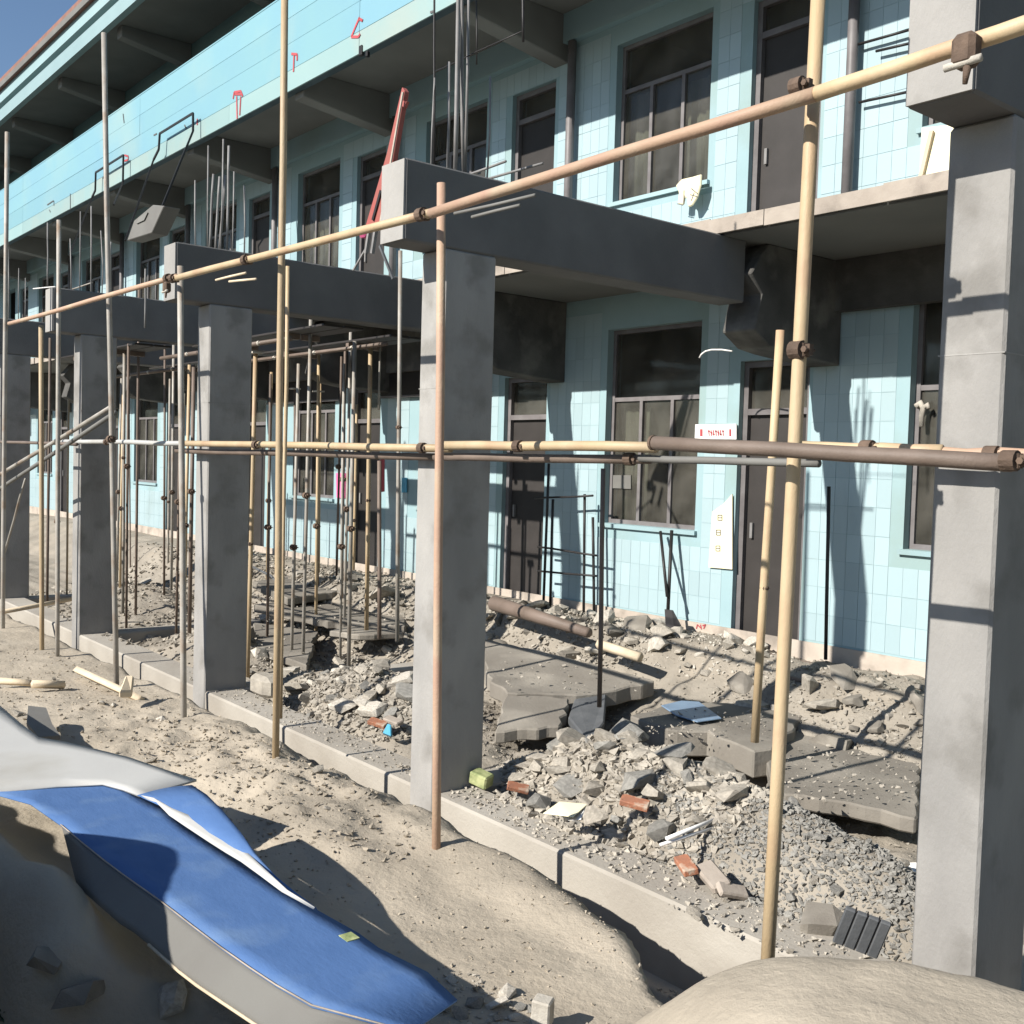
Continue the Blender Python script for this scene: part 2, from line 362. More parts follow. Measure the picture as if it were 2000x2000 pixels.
doors(opsG, ZF1, 1.05, 2.15); doors(ops2, ZF2, 4.5, 2.15); doors(ops3, 5.28, 7.5, 1.9)

# wall tiles: courses of upright tiles, each proud of the joint
def in_op(ops, xa, xb, za, zb):
    for (k, a, b, s0, s1) in ops:
        if xb > a-.005 and xa < b+.005 and zb > s0-.04 and za < s1+.01: return True
    return False
tw, th = .140, .25
me_tile = MB().box(0, tw-.003, -.0035, 0, 0, th-.004).mesh('wall_tile', M['tile'])
def tiles(wall, ops, z0, z1, x0, x1, single_x, limit):
    cnt = 0; far = MB(); z = z0; row = 0
    cells = []
    while z+th < z1+.001:
        x = x1
        while x > x0:
            if not in_op(ops, x-tw, x, z, z+th): cells.append((x-tw, z))
            x -= tw
        z += th
    cells.sort(key=lambda c: -c[0])
    for i, (x, z) in enumerate(cells):
        o = rnd(-.0009, .0009)
        if i < limit: link('wall_tile', me_tile, wall, (x, YW+o, z))
        else: far.box(x, x+tw-.003, YW-.0035+o, YW+.001, z, z+th-.004)
    if far.v:
        q = far.build('wall_tiling', M['tile'], wall); q['kind'] = 'stuff'
MB().box(-14.5, -3.2, YW-.0035, YW-.0005, ZF1+.25, 1.84)
tiles(wallG, opsG, ZF1+.07, 1.86, -10.7, -3.3, -6, 290)
tiles(wall2, ops2, ZF2+.02, 4.9, -10.7, -3.3, -6, 290)
# larger panels further off
def panels(wall, ops, z0, z1, x0, x1, pw, ph):
    m = MB(); z = z0
    while z+ph < z1+.001:
        x = x1
        while x > x0:
            if not in_op(ops, x-pw, x, z, z+ph): m.box(x-pw, x-.005, YW-.005, YW+.001, z, z+ph-.005)
            x -= pw
        z += ph
    q = m.build('wall_tiling', M['tile'], wall); q['kind'] = 'stuff'
panels(wallG, opsG, ZF1+.07, 1.86, -34, -10.75, .28, .25)
panels(wall2, ops2, ZF2+.02, 4.9, -34, -10.75, .28, .25)
MB().box(-34, 4, YW-.02, YW-.0005, ZF1-.2, ZF1+.05).build('plinth', M['plinth'], ob)

# corridor slabs, cut first floor slab, brackets
m = MB(); xx = -34.0
top = []; random.seed(5)
pts = [(XA, YC)]
x = -34.0
while x < 4: pts.append((x, YC+rnd(-.02, .035))); x += rnd(.25, .6)
pts += [(XB, YC)]
poly = [(a, b, ZF2b) for a, b in pts]+[(XB, YW-.001, ZF2b), (XA, YW-.001, ZF2b)]
m.prism(poly, (0, 0, ZF2-ZF2b)).build('corridor_slab', M['soffit'], ob)['label'] = 'first floor corridor slab with its edge cut off raw'
# cut edge with stripped tan finish
e = MB(); x = -34.0
while x < 4:
    w_ = rnd(.3, .9); e.box(x+.002, x+w_-.002, YC-.05+rnd(-.012, .012), YC-.028, ZF2b+.005+rnd(0, .01), ZF2+.02+rnd(-.012, .012)); x += w_
e.build('slab_edge', M['plinth'], ob)
MB().box(XA, XB, YC+.12, YW-.001, 5.15, 5.28).build('corridor_slab', M['soffit'], ob)
MB().box(XA, XB, 6.72, YW-.001, 7.93, 8.06).build('roof_slab', M['soffit'], ob)
def bracket(x, ztop, zt, zw, y0, w_=.24, mt='soffit', ragged=False):
    p = [(x, YW-.001, ztop), (x, y0, ztop), (x, y0, zt), (x, YW-.001, zw)]
    if ragged: p = [(x, YW-.001, ztop), (x, y0+.1, ztop), (x, y0-.12, (ztop+zt)/2+.15), (x, y0+.03, (ztop+zt)/2), (x, y0-.05, zt+.12), (x, y0+.16, zt), (x, y0+.4, zt-.03), (x, YW-.001, zw)]
    MB().prism(p, (w_, 0, 0)).build('bracket_stub' if ragged else 'bracket', M[mt], ob, bevel=.01)
for x in COLX+[COLX[-1]-SP*k for k in range(1, 5)]:
    bracket(x, 5.15, 4.80, 4.62, YC+.12)
    bracket(x, 7.93, 7.72, 7.5, 6.95)
    bracket(x, ZF2b-.001, 1.03, .95, 7.12, w_=.34, mt='shade_dark', ragged=True)
# beam along the wall under each slab
MB().box(XA, XB, YW-.10, YW-.001, 4.82, 5.15).build('wall_beam_or_shade_band', M['wall'], ob)
# parapet: backing and four rows of long panels
par = MB().box(XA, XB, YC+.012, YC+.12, 4.877, 6.17).build('parapet', M['joint'], ob)
random.seed(3)
rows = [(4.875, 5.14), (5.146, 5.50), (5.506, 5.84), (5.846, 6.178)]
for i, (a, b) in enumerate(rows):
    x = XA
    while x < XB:
        w_ = SP*2 if i else SP; x2 = min(XB, x+w_)
        if x2 > -34: MB().box(x+.002, x2-.002, YC-.008+rnd(-.002, .002), YC+.012, a, b).build('parapet_panel', M['parapet'] if i > 0 else M['parapet_low'], par)
        x = x2
MB().box(XA, XB, YC-.012, YC+.14, 6.179, 6.20).build('coping', M['parapet'], par)
# red spray marks and black scrapes on the parapet
def stroke(pts, r, name, mt, par_, Yp=YC-.012):
    P = [at(a, b, Y=Yp) for a, b in pts]
    m = MB(); 
    for p, q in zip(P[:-1], P[1:]): m.bar(p, q, .003, r*2, up=(0, 0, 1) if abs((q-p).normalized().z) < .9 else (1, 0, 0))
    return m
mk = MB()
for pl in ([(455,193),(457,180),(470,178),(474,188)], [(462,188),(463,232)], [(470,188),(468,225)], [(458,184),(472,184)],
           [(702,34),(694,52),(686,72),(700,72),(703,66)], [(700,36),(708,40)], [(569,105),(580,106),(580,118)], [(574,108),(573,140)],
           [(243,303),(250,305),(250,312),(243,314)], [(385,232),(385,244)]):
    stroke(pl, .016, '', None, None, YC-.016).build('red_marking', M['redink'], par)
mk = MB()
for pl in ([(92,400),(104,392)], [(96,410),(98,414)], [(105,392),(105,402)], [(137,378),(137,410)], [(300,264),(306,261)], [(360,244),(364,252)], [(240,222),(242,240)],
           [(840,24),(846,22)]):
    stroke(pl, .012, '', None, None, YC-.016).build('scrape', M['ink'], par)
# damaged notch below the parapet
for (px, py, s) in ((704, 100, .07), (716, 106, .04)):
    p = at(px, py, Y=YC-.02); MB().box(p.x-s/2, p.x+s/2, YC-.03, YC+.02, p.z-s*.8, p.z+s).build('broken_bolt', M['black'], par, bevel=.01)
# roof edge
ry = 6.70
MB().box(XA, XB, ry, ry+.12, 7.85, 8.12).build('lower_fascia', M['fascia'], ob)
MB().box(XA, XB, ry+.12, ry+.4, 8.06, 8.5).build('gutter_wall', M['teal'], ob)
MB().box(XA, XB, ry-.02, ry+.13, 8.25, 8.52).build('upper_fascia', M['fascia'], ob)
rf = MB(); rf.prism([(XA, ry-.10, 8.524), (XA, ry-.10, 8.72), (XA, 10.5, 11.2), (XA, 14.3, 8.9), (XA, 14.3, 8.524)], (XB-XA, 0, 0))
rfo = rf.build('roof', M['roof'], ob)
MB().box(XA, XB, ry-.115, ry-.102, 8.50, 8.62).build('roof_edge_strip', M['greyboard'], rfo)
for (xa, xb) in ((-13.1, -10.6), (-16.7, -14.3)):
    nb = MB().box(xa, xb, YW-.06, YW-.012, .90, 1.84).build('blackboard', M['door'], ob)
    MB().box(xa-.03, xb+.03, YW-.075, YW-.058, .87, .90).build('ledge', M['frame'], nb)
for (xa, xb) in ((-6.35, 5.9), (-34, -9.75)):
    MB().box(xa, xb, YW-.12, YW-.012, 1.22 if xa < -9 else 1.42, ZF2b-.002).build('wall_beam_or_shade_band', M['shade_dark'], ob)  # dark band added along the wall top to deepen the shade there
# downpipe, electrical bits
for b in BAY[:9]:
    MB().tube([(b-3.30, YW-.09, ZF2), (b-3.30, YW-.09, 4.8)], .05, 10).build('downpipe', M['frame'], ob, smooth=True)
for x in (-20.5, -16.9):
    MB().box(x, x+.1, 7.3, 7.5, 7.75, 7.928).build('ceiling_lamp', M['paper'], ob)

# ---------------------------------------------------------------- scaffold
def clamp(p, parent, s=.055, mt='iron'):
    p = Vector(p); m = MB(); k = s/.055
    m.tube([(p.x, p.y, p.z-.024*k), (p.x, p.y, p.z+.024*k)], .034*k, 12)
    m.tube([(p.x-.024*k, p.y-.012*k, p.z), (p.x+.024*k, p.y-.012*k, p.z)], .034*k, 12)
    m.box(p.x+.022*k, p.x+.05*k, p.y-.012*k, p.y+.012*k, p.z-.02*k, p.z+.02*k)
    o = m.build('coupler', M[mt], parent)
    b = MB().tube([(p.x+.040*k, p.y-.03*k, p.z), (p.x+.040*k, p.y+.03*k, p.z)], .0065*k, 6)
    b.tube([(p.x+.040*k, p.y-.034*k, p.z), (p.x+.040*k, p.y-.022*k, p.z)], .012*k, 6)
    b.build('bolt', M[mt], o)
    return o
def pole(name, a, b, r, mt, label, cat, group, clamps=(), segs=4, wob=.004):
    a = Vector(a); b = Vector(b); pts = []
    for i in range(segs+1):
        t = i/segs; p = a.lerp(b, t)
        if 0 < i < segs: p += Vector((rnd(-wob, wob), rnd(-wob, wob), rnd(-wob, wob)))
        pts.append(p)
    o = thing(name, label, cat, group, loc=a)
    m = MB().tube([p-a for p in pts], r, 12); m.build('tube', M[mt], o, smooth=True)
    for t in clamps: clamp(a.lerp(b, t)-a, o)
    return o
G1 = 'upright scaffold poles along the front'
YP = 3.2
def up(pa, pb, r, mt, label, extra=.25, Y=YP, cl=(), Yt=None, name='scaffold_pole', group=G1):
    a = at(*pa, Y=Y); b = at(*pb, Y=Yt or Y); d = (a-b).normalized()
    return pole(name, a+d*extra, b, r, mt, label, 'pole', group, cl)
up((1500,1858), (1606,-160), .0255, 'tan', 'thick yellow-tan scaffold pole beside the nearest concrete column', .35, cl=(.63,))
up((852,1664), (862,358), .0235, 'pink', 'rusty tan scaffold pole in front of the middle concrete column, cut off at its top', cl=())
up((538,1480), (557,-120), .0235, 'tan', 'tall tan scaffold pole rising past the parapet between two columns')
up((549,1335), (562,520), .014, 'tan', 'thin tan pole standing close behind the tall tan scaffold pole', Y=3.5)
up((359,1423), (352,520), .0235, 'grey', 'greyish tan scaffold pole ending just above the sloping handrail tube')
up((228,1361), (203,65), .0235, 'grey', 'tall pale grey scaffold pole topping out against the roof fascia', cl=(.41,))
up((5,1300), (14,258), .024, 'grey', 'pale grey scaffold pole at the left edge of the photo')
up((82,1310), (80,636), .024, 'tan', 'short tan scaffold pole second from the left edge')
up((112,1290), (115,430), .022, 'grey', 'grey scaffold pole third from the left edge, reaching the corridor soffit')
# upper rail in lengths, Y~3.1
G2 = 'horizontal scaffold rails'
def rail(name, pa, pb, Ya, Yb, r, mt, label, cl=(), wob=.005):
    return pole(name, at(*pa, Y=Ya), at(*pb, Y=Yb), r, mt, label, 'rail', G2, cl, 5, wob)
YR = 3.09
rail('scaffold_rail', (18,632), (345,540), YR, YR, .021, 'pink', 'dull brown upper scaffold rail running off to the far left end', (.97,))
rail('scaffold_rail', (338,545), (850,414), YR, YR-.03, .0235, 'tan', 'tan upper scaffold rail between the tall tan pole and the middle column', (.01, .375, .97))
rail('scaffold_rail', (842,417), (1592,184), YR-.03, YR-.03, .0255, 'pink', 'long reddish upper scaffold rail crossing above the middle beam', ())
rail('scaffold_rail', (1575,190), (2060,28), YR-.02, YR-.02, .0262, 'tan', 'blotchy tan upper scaffold rail crossing the nearest column', ())
# couplers with dripping mortar
def lump(p, s, mt, label, cat, name, group=None, parts=()):
    o = thing(name, label, cat, group, loc=p); bm = bmesh.new()
    me = bpy.data.meshes.new(name); m = MB()
    m.box(-s*.6, s*.6, -s*.55, s*.5, -s*.9, s*.7); ob_ = m.build('body', M[mt], o, bevel=s*.25)
    MB().tube([(-s*.9, -s*.3, -s*.75), (s*.9, -s*.3, -s*.7)], s*.2, 8).build('bolt', M['chunkw'], o, smooth=True)
    MB().tube([(s*.2, -s*.2, -s*.8), (s*.1, -s*.2, -s*1.7)], s*.22, 8, r1=s*.12).build('drip', M[mt], o, smooth=True)
    return o
lump(at(1888, 96, Y=YR-.06), .062, 'iron', 'big mortar-caked coupler on the rail in front of the nearest column', 'coupler', 'scaffold_coupler')
lump(at(326, 560, Y=YR-.03), .05, 'iron', 'dark mortar-caked coupler joining two upper rails left of the tall tan pole', 'coupler', 'scaffold_coupler')
clampT = thing('scaffold_coupler', 'square coupler fixing the upper rail to the thick yellow-tan pole', 'coupler', loc=at(1562, 170, Y=YR+.01)); clamp((0, 0, 0), clampT, .05)
# middle rails in front of the columns (eye level)
rail('scaffold_rail', (360,866), (880,876), 3.84, 3.86, .026, 'tan', 'lit tan middle rail between the two left columns and the middle column', (.36, .93))
rail('scaffold_rail', (868,870), (1282,874), 3.84, 3.86, .027, 'tan', 'bright tan middle rail from the middle column to the open tube end', (.41,))
rail('scaffold_rail', (1560,872), (1840,880), 3.84, 3.84, .024, 'tan', 'pale middle rail right of the thick yellow-tan pole', (.52,))
rail('scaffold_rail', (1790,884), (2050,892), 3.86, 3.86, .026, 'pink', 'pinkish middle rail lashed across the nearest column', (.6,))
rail('scaffold_rail', (-20,862), (150,868), 3.5, 3.6, .018, 'brown', 'dark thin middle rail at the far left')
rail('scaffold_rail', (120,862), (375,866), 3.84, 3.84, .024, 'white', 'white middle rail behind the pale grey pole at left', (.42,))
rail('scaffold_rail', (345,880), (880,893), 3.90, 3.93, .024, 'brown', 'brown rail tucked under the middle rail at left of the middle column')
rail('scaffold_rail', (850,893), (1270,897), 3.90, 3.93, .024, 'brown', 'brown rail tucked under the bright rail right of the middle column', (.93,))
rail('scaffold_rail', (1250,895), (1600,905), 3.90, 3.9, .018, 'greyboard', 'thin grey rail under the dark rail near the thick yellow-tan pole')
# the dark near tube with open end
o = rail('scaffold_rail', (1278,865), (1978,905), 3.0, 3.12, .0265, 'brown', 'dark brown tube with an open end, passing in front of the thick yellow-tan pole')
a = at(1278, 865, Y=3.0)
MB().tube([Vector((0,0,0)), Vector((-.012, 0, 0))], .029, 14).build('tube_end_ring', M['iron'], o)
MB().tube([Vector((-.0125,0,0)), Vector((-.016, 0, 0))], .016, 12).build('tube_mouth', M['black'], o)
clamp(at(1976, 900, Y=3.08)-a, o, .05)
# diagonal braces left
G3 = 'diagonal braces at left'
for k, (pa, pb, lab) in enumerate((((-30,945), (222,792), 'upper of two dull diagonal brace tubes at the left'), ((-30,975), (225,806), 'lower of two dull diagonal brace tubes at the left'))):
    pole('scaffold_brace', at(*pa, Y=3.35), at(*pb, Y=3.35), .022, 'greyboard' if k else 'grey', lab, 'brace', G3)
pole('scaffold_brace', at(6, 1090, Y=3.5), at(50, 935, Y=3.5), .014, 'grey', 'thin steep brace rod at the left in front of the dark column', 'brace', G3)
# props and rods inside the frame
G4 = 'props and rods standing inside the frame'
def hz(px, py, Y): return at(px, py, Y=Y)
def prop(pa, pb, Y, r, mt, label, name='steel_prop', head=False, cat='prop', collar=None):
    a = at(*pa, Y=Y); b = at(*pb, Y=Y); a = a+(a-b).normalized()*.12
    o = pole(name, a, b, r, mt, label, cat, G4, (), 3, .003)
    if head: MB().box(-.06, .06, -.06, .06, -.005, .012).build('head_plate', M['chunkw'], o, loc=tuple(b-a))
    if collar: clamp((b-a)*collar, o, .036)
    return o
prop((1476,1416), (1524,645), 6.0, .030, 'tan', 'square tan prop left of the thick yellow-tan pole', collar=.38)
prop((1171,1350), (1178,915), 5.6, .018, 'brown', 'thin dark brown rod standing on the slab in the middle opening', 'steel_rod', cat='rod')
prop((484,1305), (499,690), 4.9, .022, 'tan', 'pale tan prop just right of the dark left column', head=True, collar=.42)
prop((716,1210), (724,665), 6.3, .024, 'tan', 'tan prop with a bright head in the left opening', head=True, collar=.45)
prop((741,1225), (741,900), 6.0, .022, 'brown', 'dark prop beside the tan prop in the left opening')
prop((776,1228), (782,490), 5.6, .020, 'grey', 'long grey prop just left of the middle column', collar=.55)
prop((691,1095), (697,790), 7.2, .018, 'tan', 'slim pale prop farther back in the left opening', collar=.3)
prop((575,1125), (576,760), 7.0, .018, 'brown', 'dark slim prop before the cyan wall at left', head=True)
prop((620,1125), (622,765), 7.0, .022, 'brown', 'dark prop before the cyan wall, right of its slim twin', head=True)
prop((740,780), (742,670), 6.4, .012, 'grey', 'short grey threaded rod hanging near the bright head', 'steel_rod', cat='rod')
prop((265,1195), (272,560), 5.2, .018, 'brown', 'dark thin prop behind the pale grey pole at left')
prop((328,1125), (332,740), 6.8, .018, 'grey', 'grey slim prop left of the dark left column', collar=.4)
prop((172,1090), (176,760), 6.2, .016, 'tan', 'slim prop seen between the two leftmost columns')
prop((240,1180), (243,690), 4.8, .02, 'grey', 'grey prop with collar next to the pale grey pole', collar=.6)
prop((255,1175), (252,760), 6.6, .013, 'brown', 'thin dark rod before the far cyan wall', 'steel_rod', cat='rod')
prop((130,1200), (134,780), 5.0, .016, 'tan', 'slim tan prop beside the third pole from the left edge')
prop((92,1190), (98,660), 4.6, .02, 'brown', 'brown prop behind the short tan pole at left')
for i in range(22):
    X_ = rnd(-16.5, -9.6); Y_ = rnd(4.6, 7.6); r_ = rnd(.014, .024)
    cm_ = random.choice(['grey', 'tan', 'brown', 'brown', 'grey'])
    zt = rnd(.9, 1.6) if Y_ > 6.8 else rnd(.9, 1.9); zz = h(X_, Y_)
    pole('steel_prop', (X_, Y_, zz-.1), (X_+rnd(-.05, .05), Y_+rnd(-.04, .04), zt), r_, cm_, f"{'taller' if zt > 1.4 else 'shorter'} {cm_} prop near the {'wall' if Y_ > 6.3 else 'ground beam'} in the {'second' if X_ > -12.9 else 'leftmost'} opening from the left", 'prop', 'crowd of props in the left openings', (rnd(.4, .6),), 2, .003)
for (xa, xb, Y_, z_) in ((-12.8, -9.5, 5.4, 1.33), (-12.8, -9.5, 6.2, 1.30), (-16.4, -13.1, 4.8, 1.33), (-16.4, -13.1, 6.2, 1.30)):
    for k_ in range(2):
        o = thing('formwork_board', f"{'rear' if k_ else 'front'} dark board of the {'back' if Y_ > 5.8 else 'front'} pair in the {'second' if xa > -13 else 'leftmost'} opening from the left", 'board', 'dark boards between the left beams', loc=((xa+xb)/2, Y_+k_*.24, z_))
        MB().box((xa-xb)/2, (xb-xa)/2, -.11, .11, -.012, .012).build('plank', M['door'], o, bevel=.004)
        MB().box(-.8, -.74, -.1, .1, -.07, -.0125).build('batten', M['brown'], o); MB().box(.7, .76, -.1, .1, -.07, -.0125).build('batten', M['brown'], o)
# rods against the wall in the middle bay
for i, (pa, pb, Y, lab) in enumerate((((1140,1190),(1142,965),8.1,'dark rod against the cyan wall left of the door shadow'), ((1160,1188),(1158,1010),8.1,'shorter dark rod against the cyan wall'),
        ((1062,1165),(1072,905),8.0,'dark rod left of the shadow on the cyan wall'), ((1075,1165),(1080,975),8.0,'dark rod with a hooked top against the wall'),
        ((1613,1262),(1619,950),8.1,'black rod leaning where the column shadow meets the cyan wall'))):
    prop(pa, pb, Y, .016, 'black', lab, 'steel_rod', cat='rod')
for (pa, pb, lab) in (((1044,973),(1158,968),'upper cross rod in front of the middle bay wall'), ((1050,1115),(1165,1125),'lower cross rod in front of the middle bay wall'), ((1050,1068),(1165,1085),'middle thin cross rod in front of the bay wall')):
    pole('steel_rod', at(*pa, Y=8.05), at(*pb, Y=8.05), .012, 'black', lab, 'rod', G4)
# V shaped black rods under the window + shovel blade
o = thing('shovel', 'black long-handled shovel and rod leaning in a V below the ground floor window', 'shovel', loc=at(1305, 1200, Y=8.0))
b0 = at(1305, 1200, Y=8.0)
MB().tube([at(1303,1165,Y=8.0)-b0, at(1290,1038,Y=8.2)-b0], .016, 8).build('handle', M['black'], o, smooth=True)
MB().tube([at(1304,1205,Y=8.0)-b0, at(1312,1036,Y=8.2)-b0], .018, 8).build('handle', M['black'], o, smooth=True)
MB().prism([at(1298,1190,Y=7.98)-b0, at(1312,1192,Y=7.98)-b0, at(1328,1222,Y=7.9)-b0, at(1318,1238,Y=7.88)-b0, at(1300,1225,Y=7.9)-b0], (0, .02, 0)).build('blade', M['black'], o)
# tubes resting on the middle beam
G5 = 'loose rods lying on the cross beams'
for (pa, pb, Y, lab, mt) in (((890,350),(988,315),4.6,'grey rod sticking up over the middle beam','bar'), ((924,358),(1060,319),4.7,'long grey rod lying above the middle beam','bar'),
        ((888,417),(1045,381),3.5,'upper pale strip for a sun sliver on the middle beam under the rail','greyboard'), ((922,424),(1015,401),3.5,'lower pale strip for a sun sliver on the middle beam','greyboard'),  # two added strips standing in for sunlit slivers on the beam side
        ((422,547),(480,533),3.5,'upper white stick below the left end of the tan rail','pale'), ((448,550),(500,545),3.5,'lower white stick below the left end of the tan rail','pale'),
        ((125,570),(180,552),4.6,'pale rod above the far left beams','grey'), ((65,564),(108,560),4.6,'white rod above the leftmost beam','paper')):
    pole('loose_rod', at(*pa, Y=Y), at(*pb, Y=Y), .009, mt, lab, 'rod', G5, (), 2, .002)
# tall cords / tubes from the beam up
G6 = 'long upright bars over the middle beam'
def hang(pa, pb, Ya, Yb, r, mt, lab): pole('upright_bar', at(*pa, Y=Ya), at(*pb, Y=Yb), r, mt, lab, 'bar', G6, (), 4, .003)
hang((848,318), (849,-120), 3.98, 3.98, .007, 'black', 'black bar at the left of the group above the middle beam')
hang((889,330), (897,-120), 4.12, 4.05, .014, 'bar', 'wide grey bar second from the left above the middle beam')
hang((905,335), (900,-120), 4.2, 4.1, .012, 'bar', 'grey bar crossing its neighbour above the middle beam')
hang((931,126), (931,-120), 4.2, 4.2, .005, 'black', 'short thin black line ending under the corridor')
hang((1022,82), (1022,-120), 4.2, 4.2, .008, 'black', 'thick black line ending at the bracket corner')
pole('upright_bar', at(849,140,Y=4.2), at(1022,60,Y=4.2), .004, 'black', 'thin sloping black line joining the black uprights', 'bar', G6)
for (pa, pb, lab) in (((409,495),(417,340),'left one of three grey tubes above the left beam'), ((421,495),(429,345),'middle one of three grey tubes above the left beam'), ((428,490),(441,342),'right one of three grey tubes above the left beam'), ((443,490),(447,285),'tall grey tube above the left beam')):
    pole('upright_bar', at(*pa, Y=4.3), at(*pb, Y=4.3), .012, 'bar', lab, 'bar', 'tubes above the left beam')
for (pa, pb, lab) in (((93,560),(93,435),'thin dark bar above the leftmost beams'), ((283,640),(284,525),'white bar beside the left coupler')):
    pole('upright_bar', at(*pa, Y=4.3), at(*pb, Y=4.3), .010, 'bar', lab, 'bar', 'tubes above the left beam')
# timber bearers between beams
G7 = 'bearers under the left openings'
for (Y, z, xa, xb, lab) in ((4.9, 1.15, -12.8, -9.45, 'front dark bearer bar in the second opening from the left'), (6.0, 1.2, -12.8, -9.45, 'rear dark bearer bar in the second opening from the left'),
        (5.4, 1.1, -16.4, -13.0, 'dark bearer bar in the leftmost opening')):
    o = thing('bearer', lab, 'bearer', G7, loc=((xa+xb)/2, Y, z)); L = (xb-xa)/2
    MB().tube([(-L, 0, 0), (L, 0, 0)], .024, 8).build('tube', M['brown'], o, smooth=True)
    for q in (-.5, .1, .6): clamp((L*q, 0, 0), o, .04, 'chunkw')

# ---------------------------------------------------------------- things on the first floor and walls
# red steel derrick
o = thing('steel_derrick', 'tapered red steel arm leaning beside the middle beam end', 'derrick', loc=at(712, 462, Y=5.0)); b0 = at(712, 462, Y=5.0)
def q5(a, b, dy=0): return at(a, b, Y=5.0+dy)-b0
MB().prism([q5(714,440), q5(745,440), q5(790,178), q5(785,170), q5(755,300)], (.0, .05, 0)).build('arm', M['red'], o, bevel=.004)
MB().bar(q5(742,440,-.03), q5(787,180,-.03), .012, .02).build('arm_edge', M['plinth'], o)
MB().bar(q5(728,430,-.01), q5(744,372,-.01), .012, .03).build('slot', M['black'], o)
MB().prism([q5(786,196), q5(794,198), q5(789,210), q5(784,206)], (0, .03, 0)).build('hook', M['red'], o)
MB().bar(q5(715,495), q5(722,450), .03, .03).build('leg', M['bar'], o)
MB().bar(q5(727,495), q5(734,450), .03, .03).build('leg', M['bar'], o)
MB().bar(q5(742,480), q5(768,545), .02, .02).build('brace', M['ridge'], o)
MB().bar(q5(718,480), q5(690,528), .015, .015).build('brace', M['bar'], o)
MB().box(-.05, .06, -.04, .04, -.01, .09).build('red_cloth', M['pinkp'], o, bevel=.02)
# black hung frames on the parapet
def hframe(L, lab, sign=None):
    o = thing('hoist_rig', lab, 'hoist', 'black frames hung over the parapet', loc=at(*L[0], Y=6.62)); b0 = at(*L[0], Y=6.62)
    m = MB(); P = [at(x, y, Y=yy)-b0 for x, y, yy in L[1:]]
    for p, q in zip(P[:-1], P[1:]): m.bar(p, q, .028, .028, up=(0, 1, .1))
    m.build('frame_bar', M['black'], o)
    return o, b0
o, b0 = hframe([(345,240), (245,470,5.9), (300,312,6.6), (310,292,6.6), (312,261,6.6), (377,221,6.6), (377,256,6.6), (300,445,5.9)], 'larger black steel hoist frame hooked over the parapet with a hanging box')
MB().prism([at(248,470,Y=5.85)-b0, at(262,430,Y=5.85)-b0, at(298,400,Y=5.85)-b0, at(320,402,Y=5.85)-b0, at(296,455,Y=5.85)-b0], (0, .25, 0)).build('hanging_box', M['greyboard'], o, bevel=.01)
MB().prism([at(266,437,Y=5.83)-b0, at(271,425,Y=5.83)-b0, at(288,415,Y=5.83)-b0, at(281,430,Y=5.83)-b0], (0, .015, 0)).build('box_label', M['soffit'], o)
hframe([(215,320), (135,500,5.9), (180,385,6.6), (186,372,6.6), (187,337,6.6), (241,303,6.6), (240,357,6.6), (222,400,6.2)], 'smaller black steel hoist frame hooked over the parapet farther left')
# window contents: curtains behind the first-floor window
def onwall(pxs, mt, name, label, cat, d=.012, yy=None, tag_=True):
    Yp = yy or YW-.03; P = [at(a, b, Y=Yp) for a, b in pxs]; c = sum(P, Vector())/len(P)
    o = MB().prism([p-c for p in P], (0, d, 0)).build(name, M[mt], None, loc=tuple(c))
    if tag_: tag(o, label, cat)
    return o
def curtain(x, z, w_, hh, lab, mt='curtain'):
    o = thing('curtain', lab, 'curtain', 'curtains behind the windows', loc=(x, YW+.26, z)); n = int(w_*44); vv = []; ff = []
    for i in range(n+1):
        xx = w_*i/n; yy = .022*math.sin(i*1.3)+.012*math.sin(i*.41+x)
        vv += [(xx, yy, 0), (xx, yy*.6, hh)]
    for i in range(n): ff.append((2*i, 2*i+1, 2*i+3, 2*i+2))
    c = MB().add(vv, ff).build('cloth', M[mt], o, smooth=True); sm = c.modifiers.new('t', 'SOLIDIFY'); sm.thickness = .004
curtain(-7.72, 2.9, .52, 1.15, 'cream curtain bunched in the right half of the upper window above the long rail')
curtain(-8.50, 2.9, .34, 1.2, 'cream curtain pulled to the left edge of the upper window above the long rail')
curtain(-12.1, 2.9, .40, 1.2, 'curtain in the upper window behind the red steel arm')
curtain(-15.8, 2.9, .9, 1.2, 'wide curtain in the upper window behind the upright bars of the left beam')
curtain(-8.48, -.6, .42, 1.25, 'grey curtain at the left edge of the ground floor window')
curtain(-4.3, -.6, .6, 1.25, 'curtain in the ground floor window beside the nearest column')
# garment over the upper window sill
o = thing('hanging_cloth', 'pale yellow cloth draped over the first-floor window sill', 'cloth', loc=at(1345, 365, Y=YW-.16)); b0 = at(1345, 365, Y=YW-.16)
def qq(a, b, Y=YW-.16): return at(a, b, Y=Y)-b0
MB().prism([qq(1319,362), qq(1330,350), qq(1352,345), qq(1369,340), qq(1368,362), qq(1361,386), qq(1351,402), qq(1343,404), qq(1341,388), qq(1337,384), qq(1334,400), qq(1323,398), qq(1325,376)], (0, .03, 0)).build('cloth', M['cream'], o, bevel=.01)
mk = MB()
for a_, b_ in (((1336,372),(1335,398)), ((1350,368),(1362,378)), ((1348,380),(1362,384)), ((1350,392),(1356,376)), ((1322,398),(1334,401))): mk.bar(qq(*a_, YW-.162), qq(*b_, YW-.162), .004, .008)
mk.build('printed_marks', M['ink'], o)
